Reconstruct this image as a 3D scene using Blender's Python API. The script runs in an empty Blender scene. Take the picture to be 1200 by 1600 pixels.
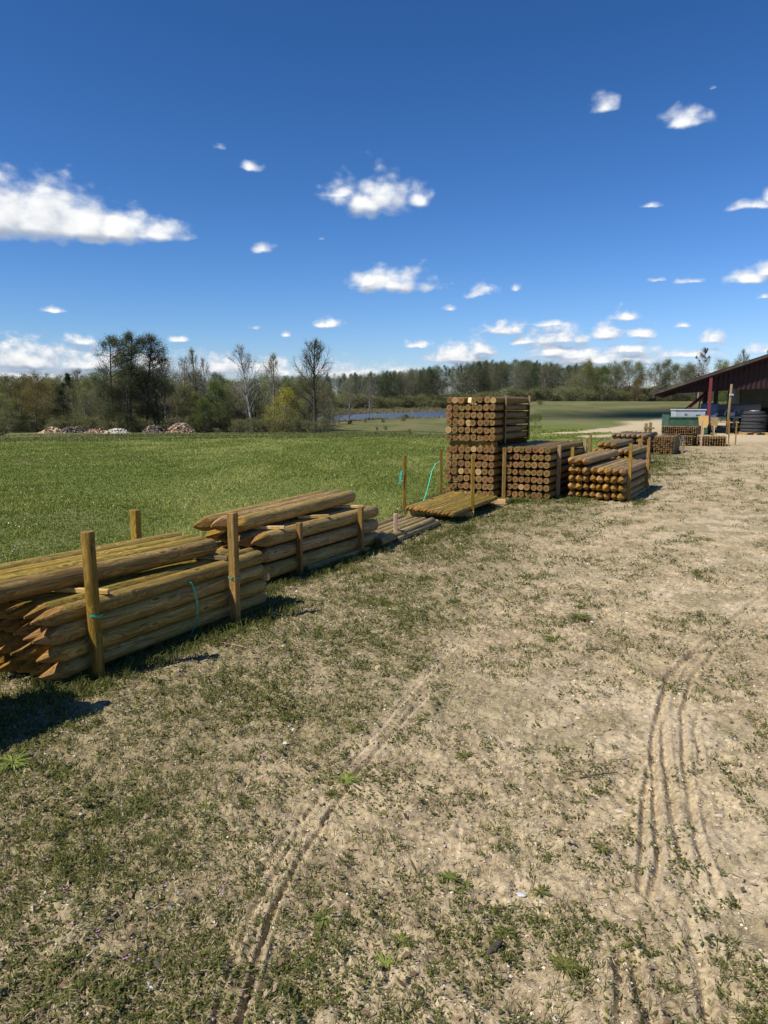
import bpy, math, random
import numpy as np
from mathutils import Vector, Matrix

SC = bpy.context.scene
COL = SC.collection
R = math.radians
rng = np.random.default_rng(7)
random.seed(7)

# ------------------------------------------------------------------ camera
cam_d = bpy.data.cameras.new('camera')
cam = bpy.data.objects.new('camera', cam_d)
COL.objects.link(cam)
cam.location = (0, 0, 1.6)
TH = math.atan(170 / 1156)
cam.rotation_euler = (math.pi / 2 - TH, 0, 0)
cam_d.sensor_fit = 'VERTICAL'
cam_d.sensor_height = 36
cam_d.sensor_width = 27
cam_d.lens = 36 * 1156 / 1600
cam_d.clip_start = 0.05
cam_d.clip_end = 9000
SC.camera = cam

# ------------------------------------------------------------------ sun, sky, exposure
LX, LY = .71, .42                        # horizontal travel of the light per metre of fall
SUN_EL = math.atan(1 / math.hypot(LX, LY))
SUN_ROT = math.atan2(-LX, -LY) % (2 * math.pi)
sd = bpy.data.lights.new('sun', 'SUN')
sd.energy = 4.3
sd.angle = R(0.53)
sd.color = (1, .945, .86)
sun = bpy.data.objects.new('sun', sd)
COL.objects.link(sun)
sun.rotation_euler = Vector((LX, LY, -1)).to_track_quat('-Z', 'Y').to_euler()
SC.view_settings.view_transform = 'Standard'
SC.view_settings.look = 'None'
SC.view_settings.gamma = 1
SC.view_settings.exposure = 0.42
SC.view_settings.use_curve_mapping = False


def azel(px, py):                        # a direction of the sky, as azimuth and elevation
    r = (px - 600) / 1156
    u = (800 - py) / 1156
    y = math.cos(TH) + math.sin(TH) * u
    z = -math.sin(TH) + math.cos(TH) * u
    return math.atan2(r, y), math.atan2(z, math.hypot(r, y))


class NT:                                # small helper to write node trees
    def __init__(s, t):
        s.t = t

    def n(s, typ, ins=None, **kw):
        nd = s.t.nodes.new(typ)
        for k, v in kw.items():
            setattr(nd, k, v)
        for k, v in (ins or {}).items():
            if isinstance(v, bpy.types.NodeSocket):
                s.t.links.new(v, nd.inputs[k])
            else:
                nd.inputs[k].default_value = v
        return nd

    def m(s, op, a, b=0.0, c=0.0, clamp=False):
        nd = s.t.nodes.new('ShaderNodeMath')
        nd.operation = op
        nd.use_clamp = clamp
        for i, v in enumerate((a, b, c)):
            if isinstance(v, bpy.types.NodeSocket):
                s.t.links.new(v, nd.inputs[i])
            else:
                nd.inputs[i].default_value = v
        return nd.outputs[0]

    def v(s, op, a, b=(0, 0, 0), c=(0, 0, 0)):
        nd = s.t.nodes.new('ShaderNodeVectorMath')
        nd.operation = op
        for i, q in enumerate((a, b, c)):
            if isinstance(q, bpy.types.NodeSocket):
                s.t.links.new(q, nd.inputs[i])
            elif i < len(nd.inputs):
                nd.inputs[i].default_value = q
        return nd.outputs[1] if op == 'LENGTH' else nd.outputs[0]

    def ramp(s, f, stops, interp='LINEAR'):
        nd = s.t.nodes.new('ShaderNodeValToRGB')
        nd.color_ramp.interpolation = interp
        e = nd.color_ramp.elements
        while len(e) < len(stops):
            e.new(.5)
        for q, (p, c) in zip(e, stops):
            q.position = p
            q.color = (*c, 1) if len(c) == 3 else c
        s.t.links.new(f, nd.inputs[0])
        return nd.outputs[0]

    def mix(s, f, a, b, blend='MIX'):
        nd = s.t.nodes.new('ShaderNodeMix')
        nd.data_type = 'RGBA'
        nd.blend_type = blend
        for i, q in ((0, f), (6, a), (7, b)):
            if isinstance(q, bpy.types.NodeSocket):
                s.t.links.new(q, nd.inputs[i])
            else:
                nd.inputs[i].default_value = (*q, 1) if isinstance(q, tuple) and len(q) == 3 else q
        return nd.outputs[2]

    def ss(s, x, lo, hi):                # smoothstep
        nd = s.t.nodes.new('ShaderNodeMapRange')
        nd.interpolation_type = 'SMOOTHSTEP'
        s.t.links.new(x, nd.inputs[0])
        nd.inputs[1].default_value = lo
        nd.inputs[2].default_value = hi
        return nd.outputs[0]

    def noise(s, vec, scale, detail=4, rough=.5, dist=0, out=0):
        nd = s.n('ShaderNodeTexNoise', {'Vector': vec, 'Scale': scale, 'Detail': detail, 'Roughness': rough, 'Distortion': dist})
        return nd.outputs[out]

    def link(s, a, b):
        s.t.links.new(a, b)


# clouds of the sky: centre and half-size as directions, third number thins the cloud
CL = [
    (-20, 328, 150, 84, -.12), (60, 338, 130, 68, -.12), (125, 346, 110, 56, -.12), (180, 353, 90, 42, -.10), (235, 361, 72, 28, -.02), (-120, 330, 150, 80, -.1),
    (578, 305, 80, 54, .04), (655, 306, 34, 34, .30), (535, 298, 50, 20, .32), (612, 440, 84, 32, .02), (575, 436, 40, 26, .1),
    (388, 258, 30, 16, .38), (340, 224, 22, 18, .52), (410, 386, 26, 17, .34), (945, 160, 36, 26, .30), (1068, 182, 54, 28, .26),
    (1115, 133, 16, 10, .55), (1175, 318, 60, 16, .28), (1210, 300, 26, 26, .28), (1172, 432, 50, 22, .10), (1200, 420, 30, 20, .05),
    (750, 455, 38, 17, .26), (805, 450, 18, 9, .38), (700, 480, 20, 9, .42), (515, 504, 34, 13, .08), (446, 521, 13, 9, .12),
    (82, 482, 30, 9, .34), (125, 532, 34, 14, .12), (785, 512, 52, 20, .06), (980, 492, 38, 16, .10), (1065, 507, 24, 8, .14),
    (880, 525, 80, 22, .04), (945, 522, 40, 18, .02), (1110, 530, 36, 15, .22), (712, 556, 80, 24, 0.0), (750, 545, 34, 22, 0.0),
    (650, 538, 34, 10, .24), (860, 548, 70, 20, .02), (930, 560, 160, 18, .0), (820, 530, 40, 12, .1), (1000, 520, 40, 14, .12), (900, 552, 120, 20, .10), (985, 545, 60, 12, .12), (1080, 552, 80, 12, .28),
    (40, 560, 120, 34, -.04), (140, 566, 120, 28, -.04), (20, 590, 200, 30, .02), (240, 570, 70, 26, .02), (330, 572, 80, 26, .02),
    (430, 578, 80, 22, 0.02), (540, 582, 110, 24, .0), (640, 584, 110, 18, .04), (760, 580, 120, 14, .12), (278, 531, 24, 7, .3),
    (400, 510, 18, 8, .42), (1030, 438, 20, 6, .42), (1080, 438, 40, 8, .44), (1015, 320, 40, 7, .52), (500, 372, 14, 7, .5),
    (860, 505, 60, 7, .34), (1190, 545, 60, 12, .24), (1195, 462, 16, 6, .3), (-260, 300, 190, 70, .05), (1500, 380, 210, 60, .1),
    (-500, 480, 260, 60, .05), (1900, 500, 300, 60, .05)]
world = bpy.data.worlds.new('World')
SC.world = world
world.use_nodes = True
wt = world.node_tree
wt.nodes.clear()

gt = bpy.data.node_groups.new('cloud_field', 'ShaderNodeTree')
gt.interface.new_socket('P', in_out='INPUT', socket_type='NodeSocketVector')
gt.interface.new_socket('D', in_out='OUTPUT', socket_type='NodeSocketFloat')
gt.interface.new_socket('S', in_out='OUTPUT', socket_type='NodeSocketFloat')
g = NT(gt)
gi = gt.nodes.new('NodeGroupInput')
go = gt.nodes.new('NodeGroupOutput')
P = gi.outputs[0]
warp = g.v('SUBTRACT', g.noise(P, 26, 3, .6, out=1), (.5, .5, .5))
PW = g.v('MULTIPLY_ADD', warp, (.016, .010, 0), P)
best = None
for (cx, cy, rx, ry, thin) in CL:
    rx *= 1 + .7 * thin; ry *= 1 + .7 * thin
    base_y = cy + .6 * ry; H_ = 1.55 * ry * (1.1 if 480 < cy < 575 else 1)
    mid_y = base_y - .20 * H_
    a, e = azel(cx, mid_y)
    if cx < 0 or cx > 1200:
        ix, iy = 1156 / rx, 1156 / ry
    else:
        a1, e1 = azel(cx + rx, mid_y)
        a0, e0 = azel(cx, mid_y - .90 * H_)
        ix, iy = 1 / (a1 - a), 1 / (e0 - e)
    q = g.v('MULTIPLY_ADD', PW, (ix, iy, 0), (-a * ix, -e * iy, 0))
    q = g.v('MAXIMUM', q, g.v('MULTIPLY', q, (-1, -3.6, 0)))
    q = g.v('LENGTH', q)
    if thin:
        q = g.m('ADD', q, thin * .95)
    best = q if best is None else g.m('MINIMUM', best, q)
n1 = g.noise(g.v('MULTIPLY', P, (.8, 1.5, 1)), 20, 8, .58)
n2 = g.noise(g.v('MULTIPLY', P, (1, 1.3, 1)), 75, 6, .6)
ely = g.n('ShaderNodeSeparateXYZ', {0: P}).outputs[1]
low = g.m('SUBTRACT', 1.0, g.ss(ely, .05, .20))
vo = g.n('ShaderNodeTexVoronoi', {'Vector': g.v('MULTIPLY', PW, (.8, 1.25, 1)), 'Scale': 62.0}, feature='SMOOTH_F1')
vo.inputs['Smoothness'].default_value = .5
d = g.m('SUBTRACT', 1.04, best)
d = g.m('ADD', d, g.m('MULTIPLY', g.m('SUBTRACT', n1, .5), .95))
d = g.m('ADD', d, g.m('MULTIPLY', g.m('SUBTRACT', n2, .5), g.m('MULTIPLY_ADD', low, .9, .5)))
d = g.m('ADD', d, g.m('MULTIPLY', g.m('SUBTRACT', .42, vo.outputs[0]), .55))
g.link(d, go.inputs[0])
g.link(g.m('SUBTRACT', 1.0, best), go.inputs[1])

w = NT(wt)
tc = w.n('ShaderNodeTexCoord')
sp = w.n('ShaderNodeSeparateXYZ', {0: tc.outputs['Generated']})
az = w.m('ARCTAN2', sp.outputs[0], sp.outputs[1])
el = w.m('ARCSINE', sp.outputs[2])
PP = w.n('ShaderNodeCombineXYZ', {0: az, 1: el, 2: 0.0}).outputs[0]
A = w.n('ShaderNodeGroup', {'P': PP}, node_tree=gt) if False else None
ga = wt.nodes.new('ShaderNodeGroup'); ga.node_tree = gt; w.link(PP, ga.inputs[0])
gb = wt.nodes.new('ShaderNodeGroup'); gb.node_tree = gt
w.link(w.v('ADD', PP, w.n('ShaderNodeCombineXYZ', {0: w.m('MULTIPLY', el, -.03), 1: w.m('MULTIPLY_ADD', el, .055, .005), 2: 0.0}).outputs[0]), gb.inputs[0])
dens = w.ss(ga.outputs[0], .04, .74)
thick = w.ss(ga.outputs[0], .25, .95)
lit = w.m('SUBTRACT', ga.outputs[0], gb.outputs[0])
lit = w.m('MULTIPLY', lit, .55)
lit = w.m('ADD', lit, w.m('MULTIPLY', w.m('SUBTRACT', ga.outputs[1], gb.outputs[1]), 1.5))
lit = w.ss(lit, -.70, .95)
ccol = w.mix(lit, (.26, .31, .40), (.78, .78, .77))  # bright tops and shaded grey bases are painted into the cloud colour
thin_c = w.mix(thick, w.mix(.5, (.36, .44, .58), ccol), ccol)
sky = wt.nodes.new('ShaderNodeTexSky')
sky.sky_type = 'NISHITA'
sky.sun_disc = False
sky.sun_elevation = SUN_EL
sky.sun_rotation = SUN_ROT
sky.altitude = 150
sky.air_density = 1.0
sky.dust_density = .25
sky.ozone_density = 2.2
SKY_STR = .085
ssep = w.n('ShaderNodeSeparateXYZ', {0: w.v('MULTIPLY', sky.outputs[0], (SKY_STR,) * 3)})
skyv = w.n('ShaderNodeCombineXYZ', {0: w.m('MULTIPLY', w.m('POWER', ssep.outputs[0], 1.7), 1.18 / SKY_STR),
                                    1: w.m('MULTIPLY', w.m('POWER', ssep.outputs[1], 1.4), 1.07 / SKY_STR),
                                    2: w.m('MULTIPLY', w.m('POWER', ssep.outputs[2], 1.4), 1.46 / SKY_STR)}).outputs[0]
cl_e = w.v('SCALE', thin_c)
cl_e.node.inputs[3].default_value = 1 / SKY_STR
fin = w.mix(dens, skyv, cl_e)
bg = w.n('ShaderNodeBackground', {'Color': fin, 'Strength': SKY_STR})
wo = wt.nodes.new('ShaderNodeOutputWorld')
w.link(bg.outputs[0], wo.inputs[0])
world.cycles.sampling_method = 'MANUAL'
world.cycles.sample_map_resolution = 512

# ------------------------------------------------------------------ numpy helpers


def ss(x, a, b):
    t = np.clip((x - a) / (b - a), 0, 1)
    return t * t * (3 - 2 * t)


def vnoise(x, y, seed=0):
    xi = np.floor(x); yi = np.floor(y)
    fx = x - xi; fy = y - yi
    fx = fx * fx * (3 - 2 * fx); fy = fy * fy * (3 - 2 * fy)

    def h(a, b):
        n = (a.astype(np.int64) * 374761393 + b.astype(np.int64) * 668265263 + seed * 974711) & 0xffffffff
        n = ((n ^ (n >> 13)) * 1274126177) & 0xffffffff
        return ((n ^ (n >> 16)) & 0xffff) / 65535.0
    return (h(xi, yi) * (1 - fx) + h(xi + 1, yi) * fx) * (1 - fy) + (h(xi, yi + 1) * (1 - fx) + h(xi + 1, yi + 1) * fx) * fy


def fbm(x, y, sc, oct=4, seed=0, rough=.5):
    a = 0; amp = 1; tot = 0
    for i in range(oct):
        c, s = math.cos(i * 1.1 + seed), math.sin(i * 1.1 + seed)
        a = a + amp * vnoise((x * c - y * s) * sc + i * 17.3, (x * s + y * c) * sc - i * 9.1, seed + i)
        tot += amp; amp *= rough; sc *= 2.03
    return a / tot


def mesh_np(name, V, F, mats, smooth=False, attr=None, midx=None):
    """V (n,3); F a list of (k,m) index arrays"""
    me = bpy.data.meshes.new(name)
    V = np.asarray(V, dtype=np.float32)
    me.vertices.add(len(V))
    me.vertices.foreach_set('co', V.ravel())
    loops = np.concatenate([f.ravel() for f in F]).astype(np.int32)
    sizes = np.concatenate([np.full(len(f), f.shape[1], np.int32) for f in F])
    starts = np.concatenate([[0], np.cumsum(sizes)[:-1]]).astype(np.int32)
    me.loops.add(len(loops)); me.loops.foreach_set('vertex_index', loops)
    me.polygons.add(len(sizes)); me.polygons.foreach_set('loop_start', starts)
    me.polygons.foreach_set('loop_total', sizes)
    for m in mats:
        me.materials.append(m)
    if midx is not None:
        me.polygons.foreach_set('material_index', np.asarray(midx, np.int32))
    me.polygons.foreach_set('use_smooth', np.full(len(sizes), bool(smooth)) if not hasattr(smooth, '__len__') else np.asarray(smooth, bool))
    me.update(calc_edges=True)
    for k, (typ, arr) in (attr or {}).items():
        at = me.attributes.new(k, typ, 'POINT')
        at.data.foreach_set('color' if typ == 'FLOAT_COLOR' else 'value', np.asarray(arr, np.float32).ravel())
    return me


def link(name, me, parent=None, loc=None, rot=None):
    o = bpy.data.objects.new(name, me)
    COL.objects.link(o)
    if parent is not None:
        o.parent = parent
    if loc is not None:
        o.location = loc
    if rot is not None:
        o.rotation_euler = rot
    return o


def tag(o, label=None, cat=None, group=None, kind=None):
    if label: o['label'] = label
    if cat: o['category'] = cat
    if group: o['group'] = group
    if kind: o['kind'] = kind
    return o


class MB:                                # collects boxes, tubes and prisms into one mesh
    def __init__(s):
        s.v = []; s.f = []; s.mi = []; s.sm = []

    def add(s, V, F, mi=0, sm=False):
        b = len(s.v)
        s.v += [tuple(p) for p in V]
        for f in F:
            s.f.append(tuple(b + i for i in f)); s.mi.append(mi); s.sm.append(sm)

    def box(s, c, size, M=None, mi=0, bev=0.0):
        hx, hy, hz = size[0] / 2, size[1] / 2, size[2] / 2
        b = min(bev, hx * .45, hy * .45, hz * .45)
        if b > 0:
            V = []; F = []
            for z, ins in ((-hz, b), (-hz + b, 0), (hz - b, 0), (hz, b)):
                x, y = hx - ins, hy - ins
                for (sx, sy, ax) in ((1, -1, 0), (1, -1, 1), (1, 1, 1), (1, 1, 0), (-1, 1, 0), (-1, 1, 1), (-1, -1, 1), (-1, -1, 0)):
                    V.append((sx * (x - (b if ax == 0 and False else 0)), sy * y, z))
            # simple chamfered box: 8-gon cross-section
            V = []
            for z, ins in ((-hz, b), (-hz + b, 0), (hz - b, 0), (hz, b)):
                x, y = hx - ins, hy - ins
                V += [(x, -y + b, z), (x, y - b, z), (x - b, y, z), (-x + b, y, z), (-x, y - b, z), (-x, -y + b, z), (-x + b, -y, z), (x - b, -y, z)]
            for r in range(3):
                for i in range(8):
                    F.append((r * 8 + i, r * 8 + (i + 1) % 8, r * 8 + 8 + (i + 1) % 8, r * 8 + 8 + i))
            F.append(tuple(range(24, 32))); F.append(tuple(reversed(range(8))))
        else:
            V = [(x, y, z) for z in (-hz, hz) for x, y in ((-hx, -hy), (hx, -hy), (hx, hy), (-hx, hy))]
            F = [(3, 2, 1, 0), (4, 5, 6, 7), (0, 1, 5, 4), (1, 2, 6, 5), (2, 3, 7, 6), (3, 0, 4, 7)]
        if M is not None:
            V = [M @ Vector(p) for p in V]
        s.add([Vector(p) + Vector(c) for p in V], F, mi)

    def tube(s, pts, rad, n=8, mi=0, sm=True, caps=True, capmi=None):
        pts = [Vector(p) for p in pts]
        if not hasattr(rad, '__len__'): rad = [rad] * len(pts)
        V = []; F = []
        up = Vector((0, 0, 1)) if abs((pts[-1] - pts[0]).normalized().z) < .9 else Vector((1, 0, 0))
        for i, p in enumerate(pts):
            t = (pts[min(i + 1, len(pts) - 1)] - pts[max(i - 1, 0)]).normalized()
            a = t.cross(up).normalized(); b = a.cross(t)
            for k in range(n):
                ph = 2 * math.pi * k / n
                V.append(p + (a * math.cos(ph) + b * math.sin(ph)) * rad[i])
        for i in range(len(pts) - 1):
            for k in range(n):
                F.append((i * n + k, i * n + (k + 1) % n, (i + 1) * n + (k + 1) % n, (i + 1) * n + k))
        s.add(V, F, mi, sm)
        if caps:
            base = len(s.v) - len(V)
            cm = mi if capmi is None else capmi
            s.f.append(tuple(base + k for k in range(n - 1, -1, -1))); s.mi.append(cm); s.sm.append(False)
            s.f.append(tuple(base + (len(pts) - 1) * n + k for k in range(n))); s.mi.append(cm); s.sm.append(False)

    def mesh(s, name, mats):
        me = bpy.data.meshes.new(name)
        me.from_pydata([tuple(v) for v in s.v], [], s.f)
        for m in mats: me.materials.append(m)
        me.polygons.foreach_set('material_index', s.mi)
        me.polygons.foreach_set('use_smooth', s.sm)
        me.update()
        return me

    def build(s, name, mats, parent=None, loc=None, rot=None):
        return link(name, s.mesh(name, mats if isinstance(mats, (list, tuple)) else [mats]), parent, loc, rot)


def empty(name, loc, rz=0):
    o = bpy.data.objects.new(name, None)
    COL.objects.link(o); o.location = loc; o.rotation_euler = (0, 0, rz)
    o.empty_display_size = .2
    return o

# ------------------------------------------------------------------ materials


def new_mat(name):
    m = bpy.data.materials.new(name); m.use_nodes = True
    m.node_tree.nodes.clear()
    t = NT(m.node_tree)
    out = t.n('ShaderNodeOutputMaterial')
    b = t.n('ShaderNodeBsdfPrincipled')
    t.link(b.outputs[0], out.inputs[0])
    b.inputs['Roughness'].default_value = .8
    b.inputs['Specular IOR Level'].default_value = .25
    return m, t, b, out


def plain(name, col, rough=.7, metal=0, spec=.3, var=.25, scale=6, bump=.0, dirt=None):
    m, t, b, out = new_mat(name)
    tcn = t.n('ShaderNodeTexCoord').outputs['Object']
    n = t.noise(tcn, scale, 6, .6)
    lo = tuple(c * (1 - var) for c in col); hi = tuple(min(1, c * (1 + var)) for c in col)
    c = t.ramp(n, [(.3, lo), (.7, hi)])
    if dirt:
        c = t.mix(t.ss(t.noise(tcn, scale * .4, 5, .7), .5, .7), c, dirt)
    t.link(c, b.inputs['Base Color'])
    b.inputs['Roughness'].default_value = rough; b.inputs['Metallic'].default_value = metal
    b.inputs['Specular IOR Level'].default_value = spec
    if bump:
        bp = t.n('ShaderNodeBump', {'Strength': bump, 'Distance': .01, 'Height': n})
        t.link(bp.outputs[0], b.inputs['Normal'])
    return m


def wood(name, c_lo, c_mid, c_hi, green=(.16, .15, .05), green_amt=.4, wet=.6):
    """round treated timber, grain along local Y"""
    m, t, b, out = new_mat(name)
    tcn = t.n('ShaderNodeTexCoord').outputs['Object']
    oi = t.n('ShaderNodeObjectInfo')
    rnd = oi.outputs['Random']
    off = t.n('ShaderNodeCombineXYZ', {0: t.m('MULTIPLY', rnd, 13.0), 1: t.m('MULTIPLY', rnd, 37.0), 2: t.m('MULTIPLY', rnd, 7.0)}).outputs[0]
    pv = t.v('ADD', tcn, off)
    knots = t.n('ShaderNodeTexVoronoi', {'Vector': t.v('MULTIPLY', pv, (13, 4.6, 13)), 'Scale': 1.0, 'Randomness': 1.0})
    kd = knots.outputs['Distance']
    kn = t.m('SUBTRACT', 1.0, t.ss(kd, .05, .17), clamp=True)
    warp = t.m('MULTIPLY', t.m('SUBTRACT', 1.0, t.ss(kd, .1, .62)), .35)
    gv = t.v('MULTIPLY', pv, (60, 2.2, 60))
    gv = t.v('ADD', gv, t.n('ShaderNodeCombineXYZ', {0: t.m('MULTIPLY', warp, 9.0), 1: 0.0, 2: t.m('MULTIPLY', warp, 5.0)}).outputs[0])
    grain = t.noise(gv, 1.0, 6, .62, .9)
    cathedral = t.noise(t.v('MULTIPLY', pv, (12, 2.2, 12)), 1.0, 3, .5, 1.8)
    rings = t.m('ABSOLUTE', t.m('SINE', t.m('MULTIPLY', cathedral, 46.0)))
    blot = t.noise(t.v('MULTIPLY', pv, (6, 2.0, 6)), 1.0, 4, .6)
    col = t.ramp(grain, [(.34, tuple(v * .8 for v in c_lo)), (.5, c_mid), (.66, tuple(v * 1.12 for v in c_hi))])
    col = t.mix(t.m('MULTIPLY', t.m('POWER', rings, 2.0), .42), col, c_lo)
    col = t.mix(t.m('MULTIPLY', t.ss(blot, .42, .68), green_amt), col, green)
    col = t.mix(t.m('MULTIPLY', kn, .72), col, tuple(v * .32 for v in c_lo))
    ring2 = t.m('MULTIPLY', t.ss(kd, .15, .19), t.m('SUBTRACT', 1.0, t.ss(kd, .20, .26)))
    col = t.mix(t.m('MULTIPLY', ring2, .4), col, c_hi)
    cut = t.n('ShaderNodeHueSaturation', {'Hue': t.m('ADD', .489, t.m('MULTIPLY', rnd, .016)), 'Saturation': t.m('ADD', 1.0, t.m('MULTIPLY', rnd, .16)),
                                           'Value': t.m('ADD', .74, t.m('MULTIPLY', t.m('FRACT', t.m('MULTIPLY', rnd, 7.31)), .5)), 'Color': col})
    t.link(cut.outputs[0], b.inputs['Base Color'])
    b.inputs['Roughness'].default_value = wet
    crk_ = t.noise(t.v('MULTIPLY', pv, (26, .9, 26)), 1.0, 2, .4)
    crack = t.m('MULTIPLY', t.m('SUBTRACT', 1.0, t.ss(t.m('ABSOLUTE', t.m('SUBTRACT', crk_, .52)), .002, .010)), t.ss(blot, .48, .60))
    t.link(t.mix(t.m('MULTIPLY', crack, .75), cut.outputs[0], tuple(v * .2 for v in c_lo)), b.inputs['Base Color'])
    h = t.m('SUBTRACT', t.m('ADD', grain, t.m('MULTIPLY', rings, .22)), crack)
    bp = t.n('ShaderNodeBump', {'Strength': .55, 'Distance': .004, 'Height': h})
    t.link(bp.outputs[0], b.inputs['Normal'])
    return m


def endgrain(name, heart, sap, rim):
    m, t, b, out = new_mat(name)
    tcn = t.n('ShaderNodeTexCoord').outputs['Object']
    rnd = t.n('ShaderNodeObjectInfo').outputs['Random']
    s = t.n('ShaderNodeSeparateXYZ', {0: tcn})
    flat = t.n('ShaderNodeCombineXYZ', {0: s.outputs[0], 1: t.m('MULTIPLY', rnd, 20.0), 2: s.outputs[2]}).outputs[0]
    off = t.v('ADD', t.n('ShaderNodeCombineXYZ', {0: s.outputs[0], 1: 0.0, 2: s.outputs[2]}).outputs[0],
              t.n('ShaderNodeCombineXYZ', {0: t.m('MULTIPLY', t.m('SUBTRACT', rnd, .5), .012), 1: 0.0, 2: t.m('MULTIPLY', t.m('SUBTRACT', t.m('FRACT', t.m('MULTIPLY', rnd, 9.7)), .5), .012)}).outputs[0])
    rad = t.v('LENGTH', off)
    rad = t.m('ADD', rad, t.m('MULTIPLY', t.m('SUBTRACT', t.noise(flat, 30, 3), .5), .012))
    ring = t.m('ABSOLUTE', t.m('SINE', t.m('MULTIPLY', rad, 620.0)))
    c = t.ramp(t.m('MULTIPLY', rad, 18.0), [(.0, tuple(v * .45 for v in heart)), (.12, heart), (.45, heart), (.62, sap), (.86, sap), (1.0, rim)])
    c = t.mix(t.m('MULTIPLY', t.m('POWER', ring, 2.0), .35), c, tuple(v * .5 for v in heart))
    blo = t.noise(flat, 22, 4, .6)
    c = t.mix(t.m('MULTIPLY', t.ss(blo, .5, .7), .5), c, tuple(v * .55 for v in heart))
    ang = t.m('ARCTAN2', s.outputs[2], s.outputs[0])
    cv_ = t.n('ShaderNodeCombineXYZ', {0: t.m('MULTIPLY', ang, 1.3), 1: t.m('MULTIPLY', rnd, 31.0), 2: t.m('MULTIPLY', rad, 14.0)}).outputs[0]
    crk = t.m('SUBTRACT', 1.0, t.ss(t.m('ABSOLUTE', t.m('SUBTRACT', t.noise(cv_, 1.6, 2, .5), .5)), .004, .022))
    c = t.mix(t.m('MULTIPLY', crk, .8), c, tuple(v * .15 for v in heart))
    f = t.m('FRACT', t.m('MULTIPLY', rnd, 5.77))
    bright = t.ss(f, .88, .95)
    c = t.mix(t.m('MULTIPLY', bright, .4), c, (.50, .33, .16))
    hs = t.n('ShaderNodeHueSaturation', {'Hue': t.m('ADD', .488, t.m('MULTIPLY', t.m('FRACT', t.m('MULTIPLY', rnd, 3.3)), .03)), 'Value': t.m('ADD', .68, t.m('MULTIPLY', f, .6)), 'Color': c})
    t.link(hs.outputs[0], b.inputs['Base Color'])
    bp = t.n('ShaderNodeBump', {'Strength': .5, 'Distance': .003, 'Height': t.m('ADD', ring, blo)})
    t.link(bp.outputs[0], b.inputs['Normal'])
    b.inputs['Roughness'].default_value = .85
    return m


M = {}
M['olive'] = wood('treated_wood_olive', (.145, .094, .026), (.315, .218, .068), (.49, .36, .13), (.22, .185, .050), .45)
M['tan'] = wood('treated_wood_tan', (.165, .105, .038), (.34, .235, .095), (.50, .365, .17), (.24, .19, .07), .4)
M['brown'] = wood('treated_wood_brown', (.115, .068, .024), (.215, .138, .050), (.32, .22, .09), (.14, .11, .04), .4)
M['dull'] = wood('weathered_wood', (.15, .105, .044), (.29, .215, .10), (.41, .315, .16), (.20, .17, .07), .35)
M['stake'] = wood('stake_wood', (.13, .078, .022), (.24, .15, .045), (.36, .235, .085), (.17, .12, .03), .45)
M['pink'] = wood('untreated_wood', (.34, .22, .15), (.48, .33, .24), (.58, .42, .31), (.4, .3, .2), .2)
M['lath'] = wood('sawn_lath_wood', (.42, .28, .11), (.60, .42, .19), (.70, .52, .27), (.5, .38, .16), .2)
M['end'] = endgrain('end_grain', (.18, .088, .026), (.31, .175, .060), (.19, .115, .042))
M['end_olive'] = endgrain('end_grain_olive', (.34, .20, .07), (.44, .29, .12), (.26, .18, .07))
M['facet'] = wood('cut_facet_wood', (.17, .095, .028), (.31, .185, .060), (.44, .28, .11), (.22, .13, .04), .3)
M['bark'] = plain('bark', (.075, .062, .048), .95, var=.4, scale=3, bump=.5)
M['bark_pale'] = plain('pale_bark', (.30, .28, .25), .9, var=.5, scale=2.2, bump=.3)
M['bark_grey'] = plain('grey_twig_bark', (.19, .165, .135), .95, var=.3, scale=3)
M['tape'] = plain('bright_green_tape', (.05, .66, .42), .35, var=.15, scale=30, spec=.5)
M['strap'] = plain('green_plastic_strap', (.03, .34, .20), .35, var=.15, scale=30, spec=.5)
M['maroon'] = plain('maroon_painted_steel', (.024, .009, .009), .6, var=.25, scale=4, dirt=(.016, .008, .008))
M['red'] = plain('red_painted_steel', (.15, .026, .028), .5, var=.2, scale=5)
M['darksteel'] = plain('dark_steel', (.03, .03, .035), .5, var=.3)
M['rubber'] = plain('tyre_rubber', (.040, .041, .044), .85, var=.3, scale=10, bump=.3)
M['green_paint'] = plain('green_painted_metal', (.035, .095, .055), .5, var=.25, scale=5, dirt=(.10, .12, .08))
M['white_plastic'] = plain('white_plastic', (.42, .45, .45), .5, var=.12, scale=4)
M['blue_plastic'] = plain('blue_plastic', (.07, .12, .20), .45, var=.2)
M['galv'] = plain('galvanised_steel', (.42, .44, .45), .45, metal=.6, var=.25, scale=12)
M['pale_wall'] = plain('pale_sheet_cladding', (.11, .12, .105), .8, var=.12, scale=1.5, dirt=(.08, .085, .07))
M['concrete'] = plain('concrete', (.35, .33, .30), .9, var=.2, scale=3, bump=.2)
M['roofsheet'] = plain('roof_sheet', (.050, .034, .026), .75, var=.35, scale=1.5, dirt=(.10, .10, .06))
M['tarp'] = plain('grey_roll', (.20, .20, .20), .7, var=.2)
M['stone'] = plain('stone', (.48, .42, .33), .85, var=.25, scale=18, bump=.3)


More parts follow.
